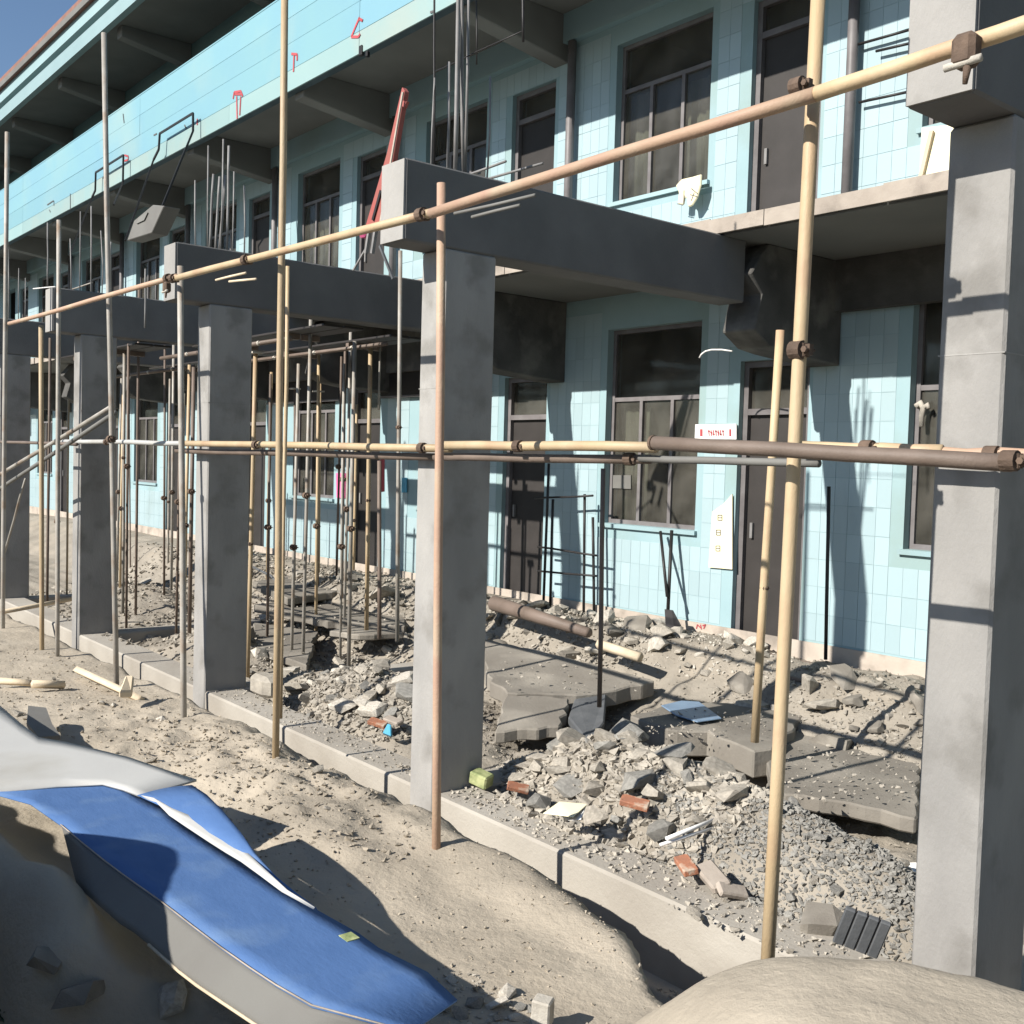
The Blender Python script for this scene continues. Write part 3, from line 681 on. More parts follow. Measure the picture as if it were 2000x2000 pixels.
# cream board right on first floor
o = onwall([(1800,250), (1862,243), (1864,350), (1796,352)], 'cream', 'cream_board', 'cream board leaning on the first-floor wall beside the nearest column', 'board', .03, yy=YC+.35)
MB().bar(at(1820,255,Y=YC+.33)-o.location, at(1797,352,Y=YC+.33)-o.location, .02, .03).build('board_edge', M['pale'], o)
# bars laid across wall tile upstairs
for (pa, pb, lab) in (((1668,89),(1784,56),'upper dark bar before the tiled wall by the nearest column'), ((1711,100),(1784,83),'lower short dark bar before the tiled wall by the nearest column'),
                      ((1678,200),(1780,178),'dark bar under the rail before the tiled wall by the nearest column')):
    pole('wall_bar', at(*pa, Y=YW-.07), at(*pb, Y=YW-.07), .012, 'black', lab, 'bar', 'bars before the upper tiled wall', (), 2, .001)
# notices on the ground floor wall
o = onwall([(1358,829), (1438,828), (1438,858), (1357,857)], 'paper', 'wall_notice', 'white notice with red printed characters on the cyan pier under the curved wire', 'notice')
b0 = Vector(o.location); mk = MB()
for (a, b, c_, d_) in ((1367,838,1372,852), (1424,838,1428,852)): 
    mk.prism([at(a,b,Y=YW-.034)-b0, at(c_,b,Y=YW-.034)-b0, at(c_,d_,Y=YW-.034)-b0, at(a,d_,Y=YW-.034)-b0], (0, .003, 0))
for i in range(7):
    a = 1384+i*4.6
    mk.bar(at(a,840,Y=YW-.034)-b0, at(a+1,851,Y=YW-.034)-b0, .003, .012); mk.bar(at(a-1.5,842+(i % 3)*3,Y=YW-.034)-b0, at(a+2.5,842+(i % 3)*3,Y=YW-.034)-b0, .003, .012)
mk.build('printed_characters', M['redink'], o)
o = onwall([(1391,1000), (1412,985), (1430,965), (1430,1112), (1384,1108)], 'cream', 'wall_poster', 'torn cream poster with a column of small squares on the cyan wall', 'poster')
b0 = Vector(o.location); mk = MB()
for (x, y) in ((1406,1011), (1403,1040), (1402,1071)):
    for (dx, dy, ex, ey) in ((-4,-5,4,-5), (4,-5,4,5), (4,5,-4,5), (-4,5,-4,-5), (-3,0,3,0)): mk.bar(at(x+dx,y+dy,Y=YW-.034)-b0, at(x+ex,y+ey,Y=YW-.034)-b0, .003, .007)
mk.build('printed_squares', M['greyboard'], o)
mk = MB()
for pl in ([(1360,1228),(1362,1220),(1368,1226)], [(1368,1220),(1370,1229)], [(1372,1222),(1378,1220),(1374,1228)]):
    for p, q in zip(pl[:-1], pl[1:]): mk.bar(at(*p, Y=YW-.024), at(*q, Y=YW-.024), .003, .012)
mk.build('red_marking', M['redink'], ob)
onwall([(656,924), (677,924), (676,973), (657,972)], 'pinkp', 'pink_sheet', 'bright pink sheet on the far cyan wall in the left opening', 'sheet')
onwall([(738,900), (750,895), (750,960), (738,962)], 'redink', 'red_cloth', 'dark red cloth hanging beyond the props left of the middle column', 'cloth', yy=YW-.2)
onwall([(785,933), (794,933), (794,962), (784,962)], 'cyanp', 'small_cyan_sign', 'small teal sign on the wall just left of the middle column', 'sign')
# grey-white panel hung in 1f window area: papers on the ground floor window
o = onwall([(1187,928), (1232,928), (1232,955), (1187,953)], 'greyboard', 'window_notice', 'grey paper notice inside the ground floor window', 'notice', yy=YW+.10)
o = onwall([(1708,1033-30), (1752,1000), (1752,1062), (1706,1060)], 'bar', 'window_notice', 'grey sheet behind the window beside the nearest column', 'notice', yy=YW+.10)
# curved white wire lamp
o = thing('wire_arc', 'thin white curved wire standing out above the white notice', 'wire', loc=at(1366, 700, Y=7.6)); b0 = at(1366, 700, Y=7.6)
MB().tube([at(x, y, Y=7.6)-b0 for x, y in ((1366,699), (1370,692), (1378,686), (1390,683), (1410,683), (1430,686))], .008, 6).build('wire', M['paper'], o, smooth=True)
# statue-like pale tap on the window by the near column
o = thing('window_ornament', 'pale twisted ornament standing in the window beside the nearest column', 'ornament', loc=at(1800, 835, Y=YW+.03)); b0 = at(1800, 835, Y=YW+.03)
MB().tube([at(x, y, Y=YW+.03)-b0 for x, y in ((1800,833), (1800,812), (1803,797), (1798,787), (1790,794))], .02, 8, r1=.03).build('stem', M['chunkw'], o, smooth=True)
MB().tube([at(x, y, Y=YW+.03)-b0 for x, y in ((1803,797), (1812,790), (1814,798))], .02, 8).build('arm', M['chunkw'], o, smooth=True)

# ---------------------------------------------------------------- foreground sheets
def sheet(pts, mt, name, label, cat, th=.012, sub=None):
    c = sum((Vector(p) for p in pts), Vector())/len(pts)
    o = MB().prism([Vector(p)-c for p in pts], (0, 0, -th)).build(name, M[mt], None, loc=tuple(c)); tag(o, label, cat); return o
ZB = -1.70
def strip(rowA, rowB, mt, parent, name, th, sag=None, n=6, lift=0):
    """smooth sheet between two polylines of points, given thickness"""
    m = MB(); k = len(rowA); V = []
    for i in range(k):
        for j in range(n+1):
            t = j/n; p = Vector(rowA[i]).lerp(Vector(rowB[i]), t)
            p.z += (sag or 0)*math.sin(math.pi*t)
            V.append(p)
    F = [(i*(n+1)+j, (i+1)*(n+1)+j, (i+1)*(n+1)+j+1, i*(n+1)+j+1) for i in range(k-1) for j in range(n)]
    m.add(V, F); o = m.build(name, M[mt], parent, smooth=True)
    s_ = o.modifiers.new('thick', 'SOLIDIFY'); s_.thickness = th; s_.offset = -1
    return o
bs = thing('blue_sheet', 'long blue sheet metal panel with a folded grey edge lying across the foreground', 'metal sheet', loc=at(400, 1750, Z=ZB)); b0 = at(400, 1750, Z=ZB)
upper = [(8,1519), (110,1517), (217,1513), (268,1550), (322,1575), (362,1612), (467,1680), (540,1728), (616,1775), (700,1822), (740,1851), (835,1898), (893,1952)]
lower = [(-30,1545), (60,1570), (120,1612), (165,1650), (205,1682), (245,1712), (320,1765), (375,1808), (430,1850), (490,1892), (540,1925), (610,1965), (800,2016)]
zu = [-1.70]*13
A = [at(x, y, Z=ZB-.0)-b0 for x, y in upper]; B = [at(x, y, Z=ZB+.02)-b0 for x, y in lower]
strip(A, B, 'blue', bs, 'panel', .006, sag=.0)
# folded edge (grey underside flange) hanging down from the lower edge
lo2 = lower[2:]
gl = [(150,1730), (200,1775), (235,1805), (262,1822), (290,1845), (320,1872), (350,1898), (385,1925), (425,1952), (500,2002), (640,2090)]
Bf = [at(x, y, Z=ZB+.018)-b0 for x, y in lo2]; Cf = [at(x, y, Z=ZB-.09)-b0 for x, y in gl]
strip(Bf, Cf, 'greyboard', bs, 'folded_edge', .004, sag=.0)
lp = MB().tube([p+Vector((0, -.003, .004)) for p in Bf], .003, 6); lp.build('edge_lip', M['plinth'], bs, smooth=True)
lp = MB().tube(Cf[4:], .006, 6); lp.build('edge_lip', M['pale'], bs, smooth=True)
# pale scuff on the blue sheet
p = at(682, 1830, Z=ZB+.004)-b0; MB().box(p.x-.03, p.x+.03, p.y-.025, p.y+.025, p.z-.002, p.z+.002).build('pale_patch', M['green'], bs)
# second blue sheet, arched
b2 = thing('blue_sheet', 'smaller arched blue sheet emerging from under the white panel', 'metal sheet', loc=at(420, 1620, Z=-1.66)); c0 = at(420, 1620, Z=-1.66)
A = [at(x, y, Z=z)-c0 for x, y, z in ((375,1533,-1.64), (404,1552,-1.63), (435,1583,-1.62), (470,1625,-1.63), (500,1668,-1.65), (540,1712,-1.68), (580,1745,-1.70), (620,1777,-1.71))]
B = [at(x, y, Z=z)-c0 for x, y, z in ((268,1553,-1.67), (310,1572,-1.67), (350,1600,-1.675), (390,1630,-1.68), (450,1668,-1.685), (510,1705,-1.69), (560,1742,-1.70), (612,1776,-1.71))]
strip(A, B, 'blue', b2, 'panel', .004, sag=.01)
# white torn strip between them
w2 = thing('torn_strip', 'torn white strip lying along the seam between the two blue sheets', 'strip', loc=at(450, 1640, Z=-1.66)); c0 = at(450, 1640, Z=-1.66)
zz = -1.655
A = [at(x, y, Z=zz)-c0 for x, y in ((275,1553), (300,1558), (335,1578), (380,1596), (430,1622), (452,1632), (478,1660), (520,1700), (560,1738), (614,1772))]
B = [at(x, y, Z=zz-.015)-c0 for x, y in ((288,1562), (306,1568), (330,1592), (360,1612), (410,1645), (440,1664), (470,1682), (508,1710), (550,1742), (612,1776))]
strip(A, B, 'white', w2, 'strip', .004, n=3)
# white panel
w1 = thing('white_board', 'long white board lying on the dirt above the blue sheet', 'board', loc=at(150, 1480, Z=-1.68)); c0 = at(150, 1480, Z=-1.68)
A = [at(x, y, Z=-1.67)-c0 for x, y in ((-60,1338), (0,1378), (40,1412), (76,1440), (130,1449), (250,1478), (320,1502), (384,1522))]
B = [at(x, y, Z=-1.68)-c0 for x, y in ((-90,1560), (-60,1550), (0,1545), (60,1540), (110,1535), (200,1530), (240,1540), (272,1553))]
strip(A, B, 'white', w1, 'panel', .012, n=6)
# curling foreground object shadow board near the white panel
o = sheet([at(x, y, Z=-1.9) for x, y in ((55,1378), (90,1382), (102,1414), (118,1436), (76,1440), (52,1412))], 'greyboard', 'leaning_board', 'small dark board propped against the white panel', 'board', .03)
# ---------------------------------------------------------------- rubble
random.seed(21)
def hull_mesh(name, m, n=15, sx=1, sy=1, sz=1, sub=0):
    bm = bmesh.new()
    for i in range(n):
        v = Vector((rnd(-1, 1), rnd(-1, 1), rnd(-1, 1)))
        if v.length > 1.15: v *= 1.15/v.length
        bm.verts.new((v.x*sx*.5, v.y*sy*.5, v.z*sz*.5))
    r = bmesh.ops.convex_hull(bm, input=bm.verts)
    bmesh.ops.delete(bm, geom=[e for e in r['geom_interior'] if isinstance(e, bmesh.types.BMVert)], context='VERTS')
    bmesh.ops.recalc_face_normals(bm, faces=bm.faces)
    me = bpy.data.meshes.new(name); bm.to_mesh(me); bm.free(); me.materials.append(m); return me
CH = {k: [hull_mesh('concrete_chunk', M[k], random.randint(16, 26), 1, rnd(.6, 1), rnd(.4, .75)) for i in range(12)] for k in ('chunk', 'chunkg', 'chunkw', 'slab')}
taken = []
def chunk(x, y, s, k='chunk', label='', group='', z=None, name='concrete_chunk', cat='chunk', flat=1):
    o = link(name, random.choice(CH[k])); zz = (h(x, y) if z is None else z)
    o.location = (x, y, zz+s*.16); o.scale = (s*rnd(.8, 1.3), s*rnd(.8, 1.2), s*rnd(.7, 1.1)*flat)
    o.rotation_euler = (rnd(-.5, .5), rnd(-.5, .5), rnd(0, 6.28)); tag(o, label, cat, group); return o
WH = {'all': '', 'chunks in the left heap': 'the heap left of the middle column', 'chunks in the middle heap': 'the heap right of the middle column', 'chunks in the gravel heap': 'the gravel heap by the nearest column',
 'chunks below the far wall': 'the rubble below the far wall', 'chunks under the window': 'the rubble under the window', 'slab pieces by the tiled wall': 'the rubble by the tiled wall',
 'chunks in the second opening': 'the second opening from the left', 'chunks in the leftmost opening': 'the leftmost opening', 'chunks behind the left column': 'the ground behind the left column',
 'stones on the dirt heap': 'the foreground dirt heap', 'stones on the far dirt': 'the dirt beyond the white board', 'rocks at the blue sheet tip': 'the pile at the blue sheet tip',
 'chunks at the beam foot': 'the ground beam foot', 'loose chunks on the inner ground': 'the ground behind the middle column', 'white fragments on the floor': 'the dusty floor near the thick slab'}
def field(n, cx, cy, rx, ry, smin, smax, kinds, label, group, nstuff=0, stuff_mat='chunk', ss=(.02, .06), zz=None):
    where = WH[group]
    for i in range(n):
        a = rnd(0, 6.28); r = math.sqrt(rnd(0, 1)); x = cx+rx*r*math.cos(a); y = cy+ry*r*math.sin(a)
        s = smin+(smax-smin)*rnd(0, 1)**2
        for t in range(6):                          # keep the big ones apart
            if all((x-p[0])**2+(y-p[1])**2 > (.42*(s+p[2]))**2 for p in taken): break
            a = rnd(0, 6.28); r = math.sqrt(rnd(0, 1)); x = cx+rx*r*math.cos(a); y = cy+ry*r*math.sin(a)
        if 3.95 < y < 4.4: zb = max(h(x, y), ZT)
        else: zb = h(x, y)
        taken.append((x, y, s)); kd = random.choice(kinds); u = (x-cx)/rx; v = (y-cy)/ry
        place = ('left' if u < -.33 else 'right' if u > .33 else 'middle'); dep = ('front' if v < -.3 else 'back' if v > .3 else 'centre')
        f_ = (s-smin)/(smax-smin); sz = 'large' if f_ > .6 else 'mid-sized' if f_ > .2 else 'small'
        col = {'chunk': 'sandy', 'chunkg': 'grey', 'chunkw': 'pale', 'slab': 'brown slab-like'}[kd]
        st = smax < .125; chunk(x, y, s, kd, f'{sz} {col} ' + ('stone' if st else 'broken chunk') + f' at the {dep} {place} of {where}', group, z=zb, name='stone' if st else 'concrete_chunk', cat='stone' if st else 'chunk')
    if nstuff:
        m = MB(); base = [(q.vertices[:], q.polygons) for q in CH['chunk'][:6]]
        src = [([v.co.copy() for v in q.vertices], [tuple(p.vertices) for p in q.polygons]) for q in small]
        for i in range(nstuff):
            a = rnd(0, 6.28); r = math.sqrt(rnd(0, 1))*1.18; x = cx+rx*r*math.cos(a); y = cy+ry*r*math.sin(a)
            s = ss[0]+(ss[1]-ss[0])*rnd(0, 1)**2.2
            zb = h(x, y)
            if 3.97 < y < 4.38: zb = max(zb, ZT)
            if zb < ZT-.2 and group == 'all': pass
            rot = Matrix.Rotation(rnd(0, 6.28), 3, 'Z') @ Matrix.Rotation(rnd(-.8, .8), 3, 'X')
            V, F = random.choice(src); p = Vector((x, y, zb+s*.15)); s *= 1.0
            m.add([p+rot @ (v*s) for v in V], F)
        me = bpy.data.meshes.new('rubble'); me.from_pydata(m.v, [], m.f); me.materials.append(M[stuff_mat]); o = link('rubble', me); tag(o, label.replace('chunk', 'rubble'), None, None, 'stuff')
small = [hull_mesh('pebble', M['chunk'], 9, 1, .8, .6) for i in range(8)]
field(50, -7.95, 4.92, 1.0, .45, .09, .28, ['chunk','chunk','chunkw','chunkg'], 'broken concrete chunk in the heap behind the tall tan pole', 'chunks in the left heap', 3600, 'chunk', (.02, .09))
field(75, -4.75, 4.85, 1.0, .5, .08, .26, ['chunk','chunkg','chunk'], 'broken concrete chunk in the heap right of the middle column', 'chunks in the middle heap', 5200, 'chunk', (.02, .10))
field(26, -3.3, 4.85, .9, .45, .06, .16, ['chunkg','chunkg','chunk'], 'grey chunk in the fine gravelly heap left of the nearest column', 'chunks in the gravel heap', 9000, 'chunkg', (.014, .055))
field(36, -8.5, 7.6, 1.3, .5, .12, .34, ['chunk','chunkw','slab'], 'broken chunk heaped below the far cyan wall behind the middle column', 'chunks below the far wall', 1500, 'chunk', (.03, .09))
field(16, -6.7, 7.85, .95, .35, .10, .32, ['chunkw','chunk'], 'pale broken chunk under the ground floor window', 'chunks under the window', 500, 'chunkw', (.02, .07))
field(30, -4.75, 7.3, 1.1, .6, .10, .36, ['slab','chunk','slab'], 'flat broken slab piece in front of the tiled wall by the nearest column', 'slab pieces by the tiled wall', 1300, 'chunk', (.02, .08))
field(26, -12.2, 6.4, 2.0, 1.4, .15, .42, ['chunk','slab','chunkw'], 'broken chunk on the ground of the second opening from the left', 'chunks in the second opening', 2200, 'chunk', (.04, .12))
field(10, -16.5, 6.3, 2.4, 1.5, .2, .5, ['chunk','slab'], 'broken chunk on the ground of the leftmost opening', 'chunks in the leftmost opening', 600, 'chunk', (.05, .15))
field(8, -10.4, 5.0, .9, .5, .1, .3, ['chunk','chunkw','chunkg'], 'broken chunk behind the dark left column', 'chunks behind the left column', 400, 'chunk', (.02, .08))
field(12, -6.1, 2.95, 1.4, .42, .03, .10, ['chunk'], 'small dirt-coloured stone on the foreground heap', 'stones on the dirt heap', 900, 'dirt', (.01, .05))
field(10, -8.2, 2.7, 1.8, .6, .03, .12, ['chunk','chunkw'], 'small stone on the dirt beyond the white board', 'stones on the far dirt', 400, 'dirt', (.01, .05))
field(16, -3.05, 2.42, .26, .16, .05, .12, ['chunkw','chunk','chunkg'], 'pale rock in the small pile at the tip of the blue sheet', 'rocks at the blue sheet tip', 260, 'chunk', (.01, .03))
field(8, -2.95, 3.95, .5, .1, .05, .1, ['chunk'], 'small chunk at the foot of the ground beam', 'chunks at the beam foot', 160, 'chunk', (.01, .04))
field(6, -6.6, 5.9, 1.2, .8, .05, .16, ['chunk','chunkw'], 'loose chunk on the ground behind the middle column', 'loose chunks on the inner ground', 2500, 'soil', (.01, .06))
field(0, -6.6, 6.3, 3.4, 1.9, .05, .1, ['chunk'], 'rubble', 'all', 4200, 'soil', (.012, .05))
field(0, -13, 6.3, 4.5, 1.8, .05, .1, ['chunk'], 'rubble', 'all', 5000, 'soil', (.02, .10))
field(0, -4.2, 2.9, 1.6, .55, .05, .1, ['chunk'], 'rubble', 'all', 900, 'dirt', (.006, .028))
field(0, -8.5, 2.7, 3.4, .7, .05, .1, ['chunk'], 'rubble', 'all', 1300, 'dirt', (.008, .04))
field(0, -4.3, 4.2, 1.7, .14, .05, .1, ['chunk'], 'rubble', 'all', 900, 'chunk', (.008, .05))
field(0, -8.2, 4.2, 1.8, .14, .05, .1, ['chunk'], 'rubble', 'all', 500, 'chunk', (.008, .04))
sm_ = MB(); src = [([v.co.copy() for v in q.vertices], [tuple(p.vertices) for p in q.polygons]) for q in small]
for (x0_, y0_, x1_, y1_, Z_, n_) in ((970, 1270, 1250, 1350, -1.90, 160), (1260, 1385, 1500, 1440, -1.955, 170), (1520, 1430, 1790, 1570, -2.05, 300), (520, 1180, 780, 1215, -1.89, 90), (500, 1222, 600, 1290, -2.08, 70)):
    for i in range(n_):
        p = at(rnd(x0_, x1_), rnd(y0_, y1_), Z=Z_); zg = h(p.x, p.y); s_ = .008+.045*rnd(0, 1)**3; V, F = random.choice(src)
        rot = Matrix.Rotation(rnd(0, 6.28), 3, 'Z'); sm_.add([p+rot @ (v*s_)+Vector((0, 0, s_*.2)) for v in V], F)
me = bpy.data.meshes.new('rubble'); me.from_pydata(sm_.v, [], sm_.f); me.materials.append(M['chunk']); o = link('rubble', me); tag(o, 'loose grit and crumbs strewn over the broken floor slabs', None, None, 'stuff')
field(5, -3.9, 5.9, 1.0, .7, .03, .1, ['chunkw','chunkw'], 'small white fragment on the dusty floor near the big slab', 'white fragments on the floor', 300, 'chunk', (.01, .03))

# slabs
def slab(pts, Z, th, mt, label, name='floor_slab', tilt=None, cat='slab'):
    P = [at(x, y, Z=Z if len(q) < 1 else q[0]) for x, y, *q in pts]; c = sum(P, Vector())/len(P)
    if name == 'floor_slab':                        # broken, uneven edges
        Q = []
        for i, p in enumerate(P):
            q_ = P[(i+1) % len(P)]; L = (q_-p).length; k = max(1, int(L/.09))
            for j in range(k):
                r_ = p.lerp(q_, j/k); r_ += (r_-c).normalized()*rnd(-.028, .028); Q.append(r_)
        P = Q
    o = MB().prism([p-c for p in P], (0, 0, -th)).build(name, M[mt], None, loc=tuple(c), bevel=.012); tag(o, label, cat); return o
slab([(945,1248,-1.86), (1081,1276,-1.86), (1285,1330,-1.93), (1200,1347,-1.98), (1125,1357,-2.0), (990,1352,-1.98), (948,1320,-1.95)], -1.95, .14, 'slab', 'large dusty brown slab right of the middle column')
slab([(990,1356,-2.0), (1115,1362,-2.02), (1092,1418,-2.12), (965,1430,-2.15)], -2.05, .1, 'slab', 'sloping broken slab face below the large brown slab')
slab([(1236,1398,-1.98), (1300,1376,-1.97), (1420,1372,-1.97), (1575,1390,-1.97), (1510,1462,-1.99), (1470,1466,-2.0), (1383,1430,-2.0), (1300,1424,-1.99)], -1.98, .2, 'slab', 'thick pinkish slab with blue scrap on it in the centre right opening')
slab([(1500,1452,-2.06), (1580,1412,-2.05), (1690,1405,-2.04), (1800,1420,-2.04), (1790,1600,-2.1), (1690,1575,-2.09), (1600,1560,-2.09), (1500,1545,-2.1)], -2.06, .1, 'slab', 'grey concrete floor slab left of the nearest column')
slab([(1583,1356,-1.84), (1650,1350,-1.84), (1728,1374,-1.86), (1680,1392,-1.88), (1640,1382,-1.87)], -1.85, .07, 'slab', 'thin pale slab piece leaning near the white pipe')
slab([(1705,1380,-1.82), (1765,1377,-1.82), (1760,1392,-1.84), (1735,1396,-1.84)], -1.83, .07, 'slab', 'small pale slab piece beside the nearest column')
slab([(495,1135,-1.72), (640,1112,-1.70), (690,1150,-1.74), (560,1168,-1.78)], -1.74, .1, 'slab', 'flat grey slab below the props in the left opening')
slab([(492,1180,-1.9), (690,1165,-1.88), (800,1198,-1.92), (790,1222,-1.95), (640,1212,-1.95)], -1.92, .1, 'slab', 'long dusty slab crossing the left opening')
slab([(640,1232,-2.0), (690,1218,-1.98), (735,1222,-1.98), (790,1236,-2.0), (700,1240,-2.0)], -1.99, .07, 'slab', 'dark-sided raised slab like a small table in the left opening')
slab([(495,1215,-2.1), (620,1232,-2.1), (600,1300,-2.15), (495,1262,-2.15)], -2.1, .08, 'slab', 'pale floor slab right of the dark left column')
slab([(1125,1356,-2.02), (1185,1350,-2.0), (1180,1410,-2.08), (1150,1450,-2.15), (1110,1400,-2.1)], -2.05, .12, 'ridge', 'dark blackened block under the thin brown rod', 'dark_block', cat='block')
# rounded boulder-like block
o = chunk(*at(1225, 1425, Z=-2.05).to_tuple()[:2], .36, 'chunkg', 'olive grey rounded block beside the dark block', '', z=-2.12, name='concrete_block', cat='block')
# leaning layered strata: brown log-like roll and boards
def lying(name, pa, pb, za, zb, r, mt, label, cat, n=8, r1=None, mid=None):
    a = at(*pa, Z=za); b = at(*pb, Z=zb); pts = [a, b] if mid is None else [a]+[at(x, y, Z=z) for x, y, z in mid]+[b]
    o = MB().tube([p-a for p in pts], r, n, r1=r1).build(name, M[mt], None, smooth=True, loc=tuple(a)); return tag(o, label, cat)
lying('rolled_mat', (965,1178), (1150,1236), -1.52, -1.62, .085, 'brown', 'brown rolled mat lying in the rubble below the far wall', 'roll', 10, .05)
lying('timber_post', (1170,1258), (1250,1284), -1.72, -1.76, .05, 'pale', 'short tan timber stump in the rubble behind the brown rod', 'timber', 6)
lying('white_pipe', (1440,1302), (1790,1452), -1.85, -2.0, .014, 'paper', 'long white plastic pipe curving over the rubble toward the nearest column', 'pipe', 8, None, [(1500,1342,-1.88), (1560,1366,-1.9), (1640,1398,-1.94), (1700,1420,-1.97)])
lying('dark_pipe', (1545,1325), (1800,1378), -1.78, -1.78, .018, 'brown', 'thin brown pipe in the rubble near the tiled wall', 'pipe')
lying('dark_pipe', (1425,1262), (1600,1300), -1.7, -1.72, .016, 'brown', 'dark pipe lying below the white wall foot', 'pipe')
lying('white_stick', (1302,1638), (1410,1595), -2.0, -1.98, .012, 'paper', 'upper of two white sticks on the middle heap', 'stick', 5)
lying('white_stick', (1290,1650), (1415,1610), -2.02, -2.02, .010, 'paper', 'lower of two white sticks on the middle heap', 'stick', 5)
lying('dark_pipe', (495,1108), (560,1165), -1.66, -1.82, .018, 'ridge', 'dark bent pipe right of the pale prop', 'pipe', 8, None, [(530,1125,-1.7)])
lying('timber_plank', (150,1308), (275,1366), -1.98, -2.04, .035, 'pale', 'pale timber plank lying before the ground beam at left', 'plank', 4)
lying('timber_plank', (0,1330), (60,1334), -2.0, -2.0, .03, 'pale', 'short pale plank on the dirt at the left edge', 'plank', 4)
lying('timber_plank', (62,1336), (126,1338), -1.98, -2.02, .035, 'pale', 'broken pale plank end on the dirt at left', 'plank', 4)
lying('curved_plank', (5,1195), (150,1168), -2.0, -1.95, .03, 'pale', 'pale curved plank behind the leftmost poles', 'plank', 5)
o = slab([(1092,1590,-2.03), (1146,1571,-2.0), (1135,1600,-2.02), (1110,1600,-2.05)], -2.02, .006, 'paper', 'white folded sheet on the middle heap', 'paper_scrap', cat='sheet')
o = slab([(1060,1588,-2.03), (1092,1565,-2.0), (1148,1570,-1.99), (1120,1595,-2.01)], -2.02, .006, 'cream', 'cream paper scrap on the edge of the middle heap', 'paper_scrap', cat='sheet')
o = slab([(1291,1377,-1.955), (1330,1368,-1.955), (1366,1370,-1.955), (1410,1402,-1.955), (1362,1409,-1.955), (1320,1396,-1.955)], -1.95, .012, 'ltblue', 'crumpled pale blue sheet on the thick slab', 'blue_scrap', cat='sheet')
# bricks
bm_ = MB().box(-.12, .12, -.057, .057, -.026, .026).mesh('brick', M['brick'], bevel=.006)
def brk(px, py, Z, rz, label, mt=None, tilt=0, s=1):
    o = link('brick', bm_ if mt is None else MB().box(-.12, .12, -.057, .057, -.026, .026).mesh('brick', M[mt], bevel=.012)); o.location = at(px, py, Z=Z); o.rotation_euler = (tilt, tilt*.5, rz); o.scale = (s, s, s)
    tag(o, label, 'brick', 'bricks among the rubble')
brk(1240, 1568, -1.97, .6, 'orange-red brick on top of the middle heap', s=.7, tilt=.3)
brk(1340, 1690, -2.10, -.5, 'red brick end beside the pale block on the beam', s=.7, tilt=.2)
brk(1392, 1712, -2.12, -.4, 'pale pinkish brick next to the red brick on the beam', 'plinth', .3, .95)
brk(1738, 1778, -2.15, .2, 'left one of two red bricks by the foot of the nearest column', s=.5, tilt=.3)
brk(1768, 1782, -2.15, .5, 'right one of two red bricks by the foot of the nearest column', s=.5)
brk(738, 1412, -2.10, .5, 'dark red brick in the left heap beside the blue scrap', s=.65, tilt=.3)
brk(768, 1408, -2.08, .2, 'pale orange brick piece in the left heap', 'plinth', .2, .7)
brk(1012, 1538, -2.12, .9, 'dull orange brick near the mossy block', s=.6, tilt=.4)
brk(1430, 1740, -2.15, 1.2, 'pointed pinkish brick piece left of the thick yellow-tan pole', 'plinth', .5, .7)
# dark ridged tile
o = thing('ridged_tile', 'dark grey ridged roof tile standing tilted by the nearest column', 'tile', loc=at(1672, 1855, Z=-2.02))
m = MB()
for i in range(4): m.box(-.10+i*.048, -.10+i*.048+.044, -.012, .012, 0, .20)
t_ = m.build('tile_body', M['ridge'], o, bevel=.005); o.rotation_euler = (.35, .25, .6)
for i in range(3): MB().box(-.105+i*.048+.046, -.105+i*.048+.051, -.008, .02, 0, .2).build('rib', M['black'], o)
o = chunk(-1.70, 2.02, .26, 'chunk', 'rounded dirt-covered rubble lump on the near slope of the right mound', '', z=h(-1.70, 2.02)-.05, name='rubble_lump', cat='lump')
# bits
o = chunk(*at(1790, 1700, Z=-2.1).to_tuple()[:2], .16, 'chunkw', 'bright white lump at the left foot of the nearest column', '', z=-2.12, name='plaster_lump', cat='lump'); o.data = o.data.copy(); o.data.materials[0] = M['paper']
p = at(940, 1522, Z=-2.13); o = MB().box(-.07, .07, -.05, .05, -.04, .05).build('mossy_block', M['green'], None, bevel=.01, loc=tuple(p)); o.rotation_euler = (.1, .2, .3); tag(o, 'yellow-green mossy block at the right foot of the middle column', 'block')
p = at(755, 1438, Z=-2.17); o = MB().prism([(-.06, 0, 0), (-.02, -.02, .03), (0, 0, .10), (.03, .01, .09), (.05, 0, .01), (.02, .03, -.01)], (0, .02, 0)).build('plastic_scrap', M['cyanp'], None, bevel=.006, loc=tuple(p)); tag(o, 'crumpled bright blue plastic scrap beside the left heap', 'scrap')
p = at(1060, 1975, Z=-1.98); o = MB().box(-.035, .035, -.03, .03, -.05, .05).build('cream_block', M['chunkw'], None, bevel=.006, loc=tuple(p)); o.rotation_euler = (.1, .05, .5); tag(o, 'small cream block standing on the dirt at the bottom centre', 'block')
o = slab([(232,1350,-1.9), (245,1318,-1.82), (262,1318,-1.82), (258,1350,-1.92)], -1.9, .06, 'pale', 'pale broken board leaning behind the pale grey pole', 'broken_board', cat='board')
o = MB().box(-.12, .12, -.1, .1, -.12, .12).build('concrete_block', M['chunk'], None, bevel=.05, loc=tuple(at(520, 1338, Z=-2.05))); tag(o, 'rounded cream concrete block behind the tall tan pole', 'block'); o.scale = (1.6, 1, .8)
# plastered stub wall and mortar tub near nearest column
o = chunk(*at(1610, 1790, Z=-2.15).to_tuple()[:2], .42, 'slab', 'smooth rounded brown boulder between the thick yellow-tan pole and the ridged tile', '', z=-2.25, name='boulder', cat='boulder')
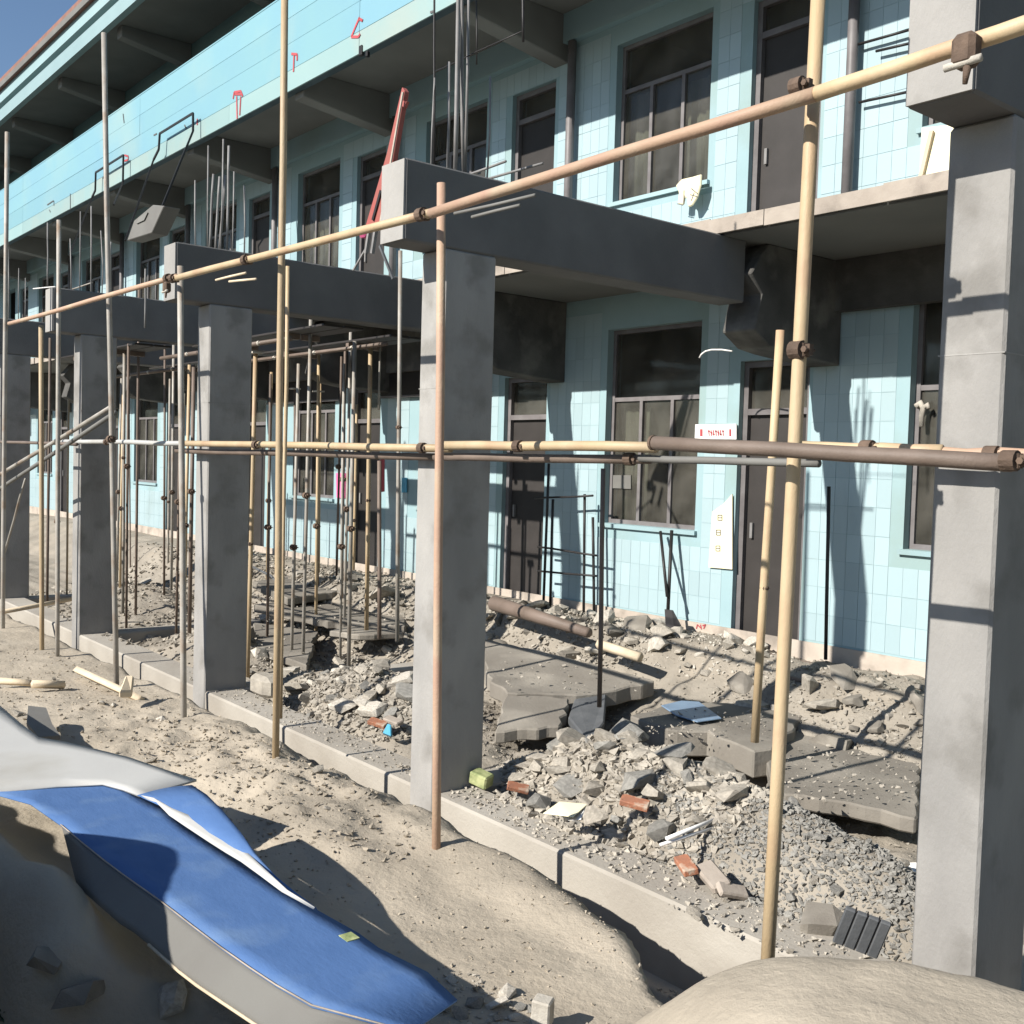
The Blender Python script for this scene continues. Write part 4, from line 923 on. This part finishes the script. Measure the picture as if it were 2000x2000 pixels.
# rocks in the dark pit
for (px, py, sz_, k, lab) in ((335,1975,.20,'chunkw','pale brown rock in the dark pit under the blue sheet'), (95,1900,.16,'slab','dark rock in the pit at the lower left'), (165,1965,.22,'slab','larger dark rock in the pit at the lower left')):
    p = hit(px, py); chunk(p.x, p.y, sz_, k, lab, '', z=p.z+.02, name='rock', cat='rock')
for (px, py, sz_, k, lab) in ((1385,447,.14,'chunkg','grey mortar lump on the cut slab edge behind the middle beam'), (1415,441,.12,'chunk','sandy lump on the cut slab edge'), (1450,432,.11,'plinth','crumbled lump on the cut slab edge nearest the door')):
    p = at(px, py, Y=YC+.05); chunk(p.x, p.y, sz_, 'chunk' if k == 'plinth' else k, lab, '', z=ZF2-.03, name='mortar_lump', cat='lump')
# shrub at lower-left corner and an unseen bush added to shade the sheet
def shrub(cx, cy, cz, rx, ry, rz_, n, label, ls=.03):
    o = thing('shrub', label, 'shrub', loc=(cx, cy, cz-rz_)); m = MB()
    for i in range(n):
        v = Vector((rnd(-1, 1), rnd(-1, 1), rnd(-1, 1)))
        if v.length > 1: continue
        p = Vector((v.x*rx, v.y*ry, v.z*rz_+rz_)); a = Vector((rnd(-1, 1), rnd(-1, 1), rnd(-1, 1))).normalized(); b = a.cross(Vector((rnd(-1, 1), rnd(-1, 1), 1))).normalized()
        s = ls*rnd(.6, 1.3); m.add([p-a*s, p+b*s*.45, p+a*s, p-b*s*.45], [(0, 1, 2, 3)])
    q = m.build('foliage', M['leaf'], o); q['kind'] = 'stuff'
    st = MB()
    for i in range(7): st.tube([(0, 0, -.1), (rnd(-.3, .3)*rx, rnd(-.3, .3)*ry, rz_*.7), (rnd(-.8, .8)*rx, rnd(-.8, .8)*ry, rz_*rnd(1.2, 1.8))], .008, 5, r1=.003)
    st.build('stems', M['brown'], o)
p = at(30, 1975, Z=-2.2); shrub(p.x, p.y, -2.25, .14, .12, .12, 900, 'small dark leafy shrub in the lower left corner', .014)
shrub(-4.6, -.35, -.80, .45, .22, .26, 4200, 'unseen leafy bush added on the bank left of the view to shade the sheet', .06)
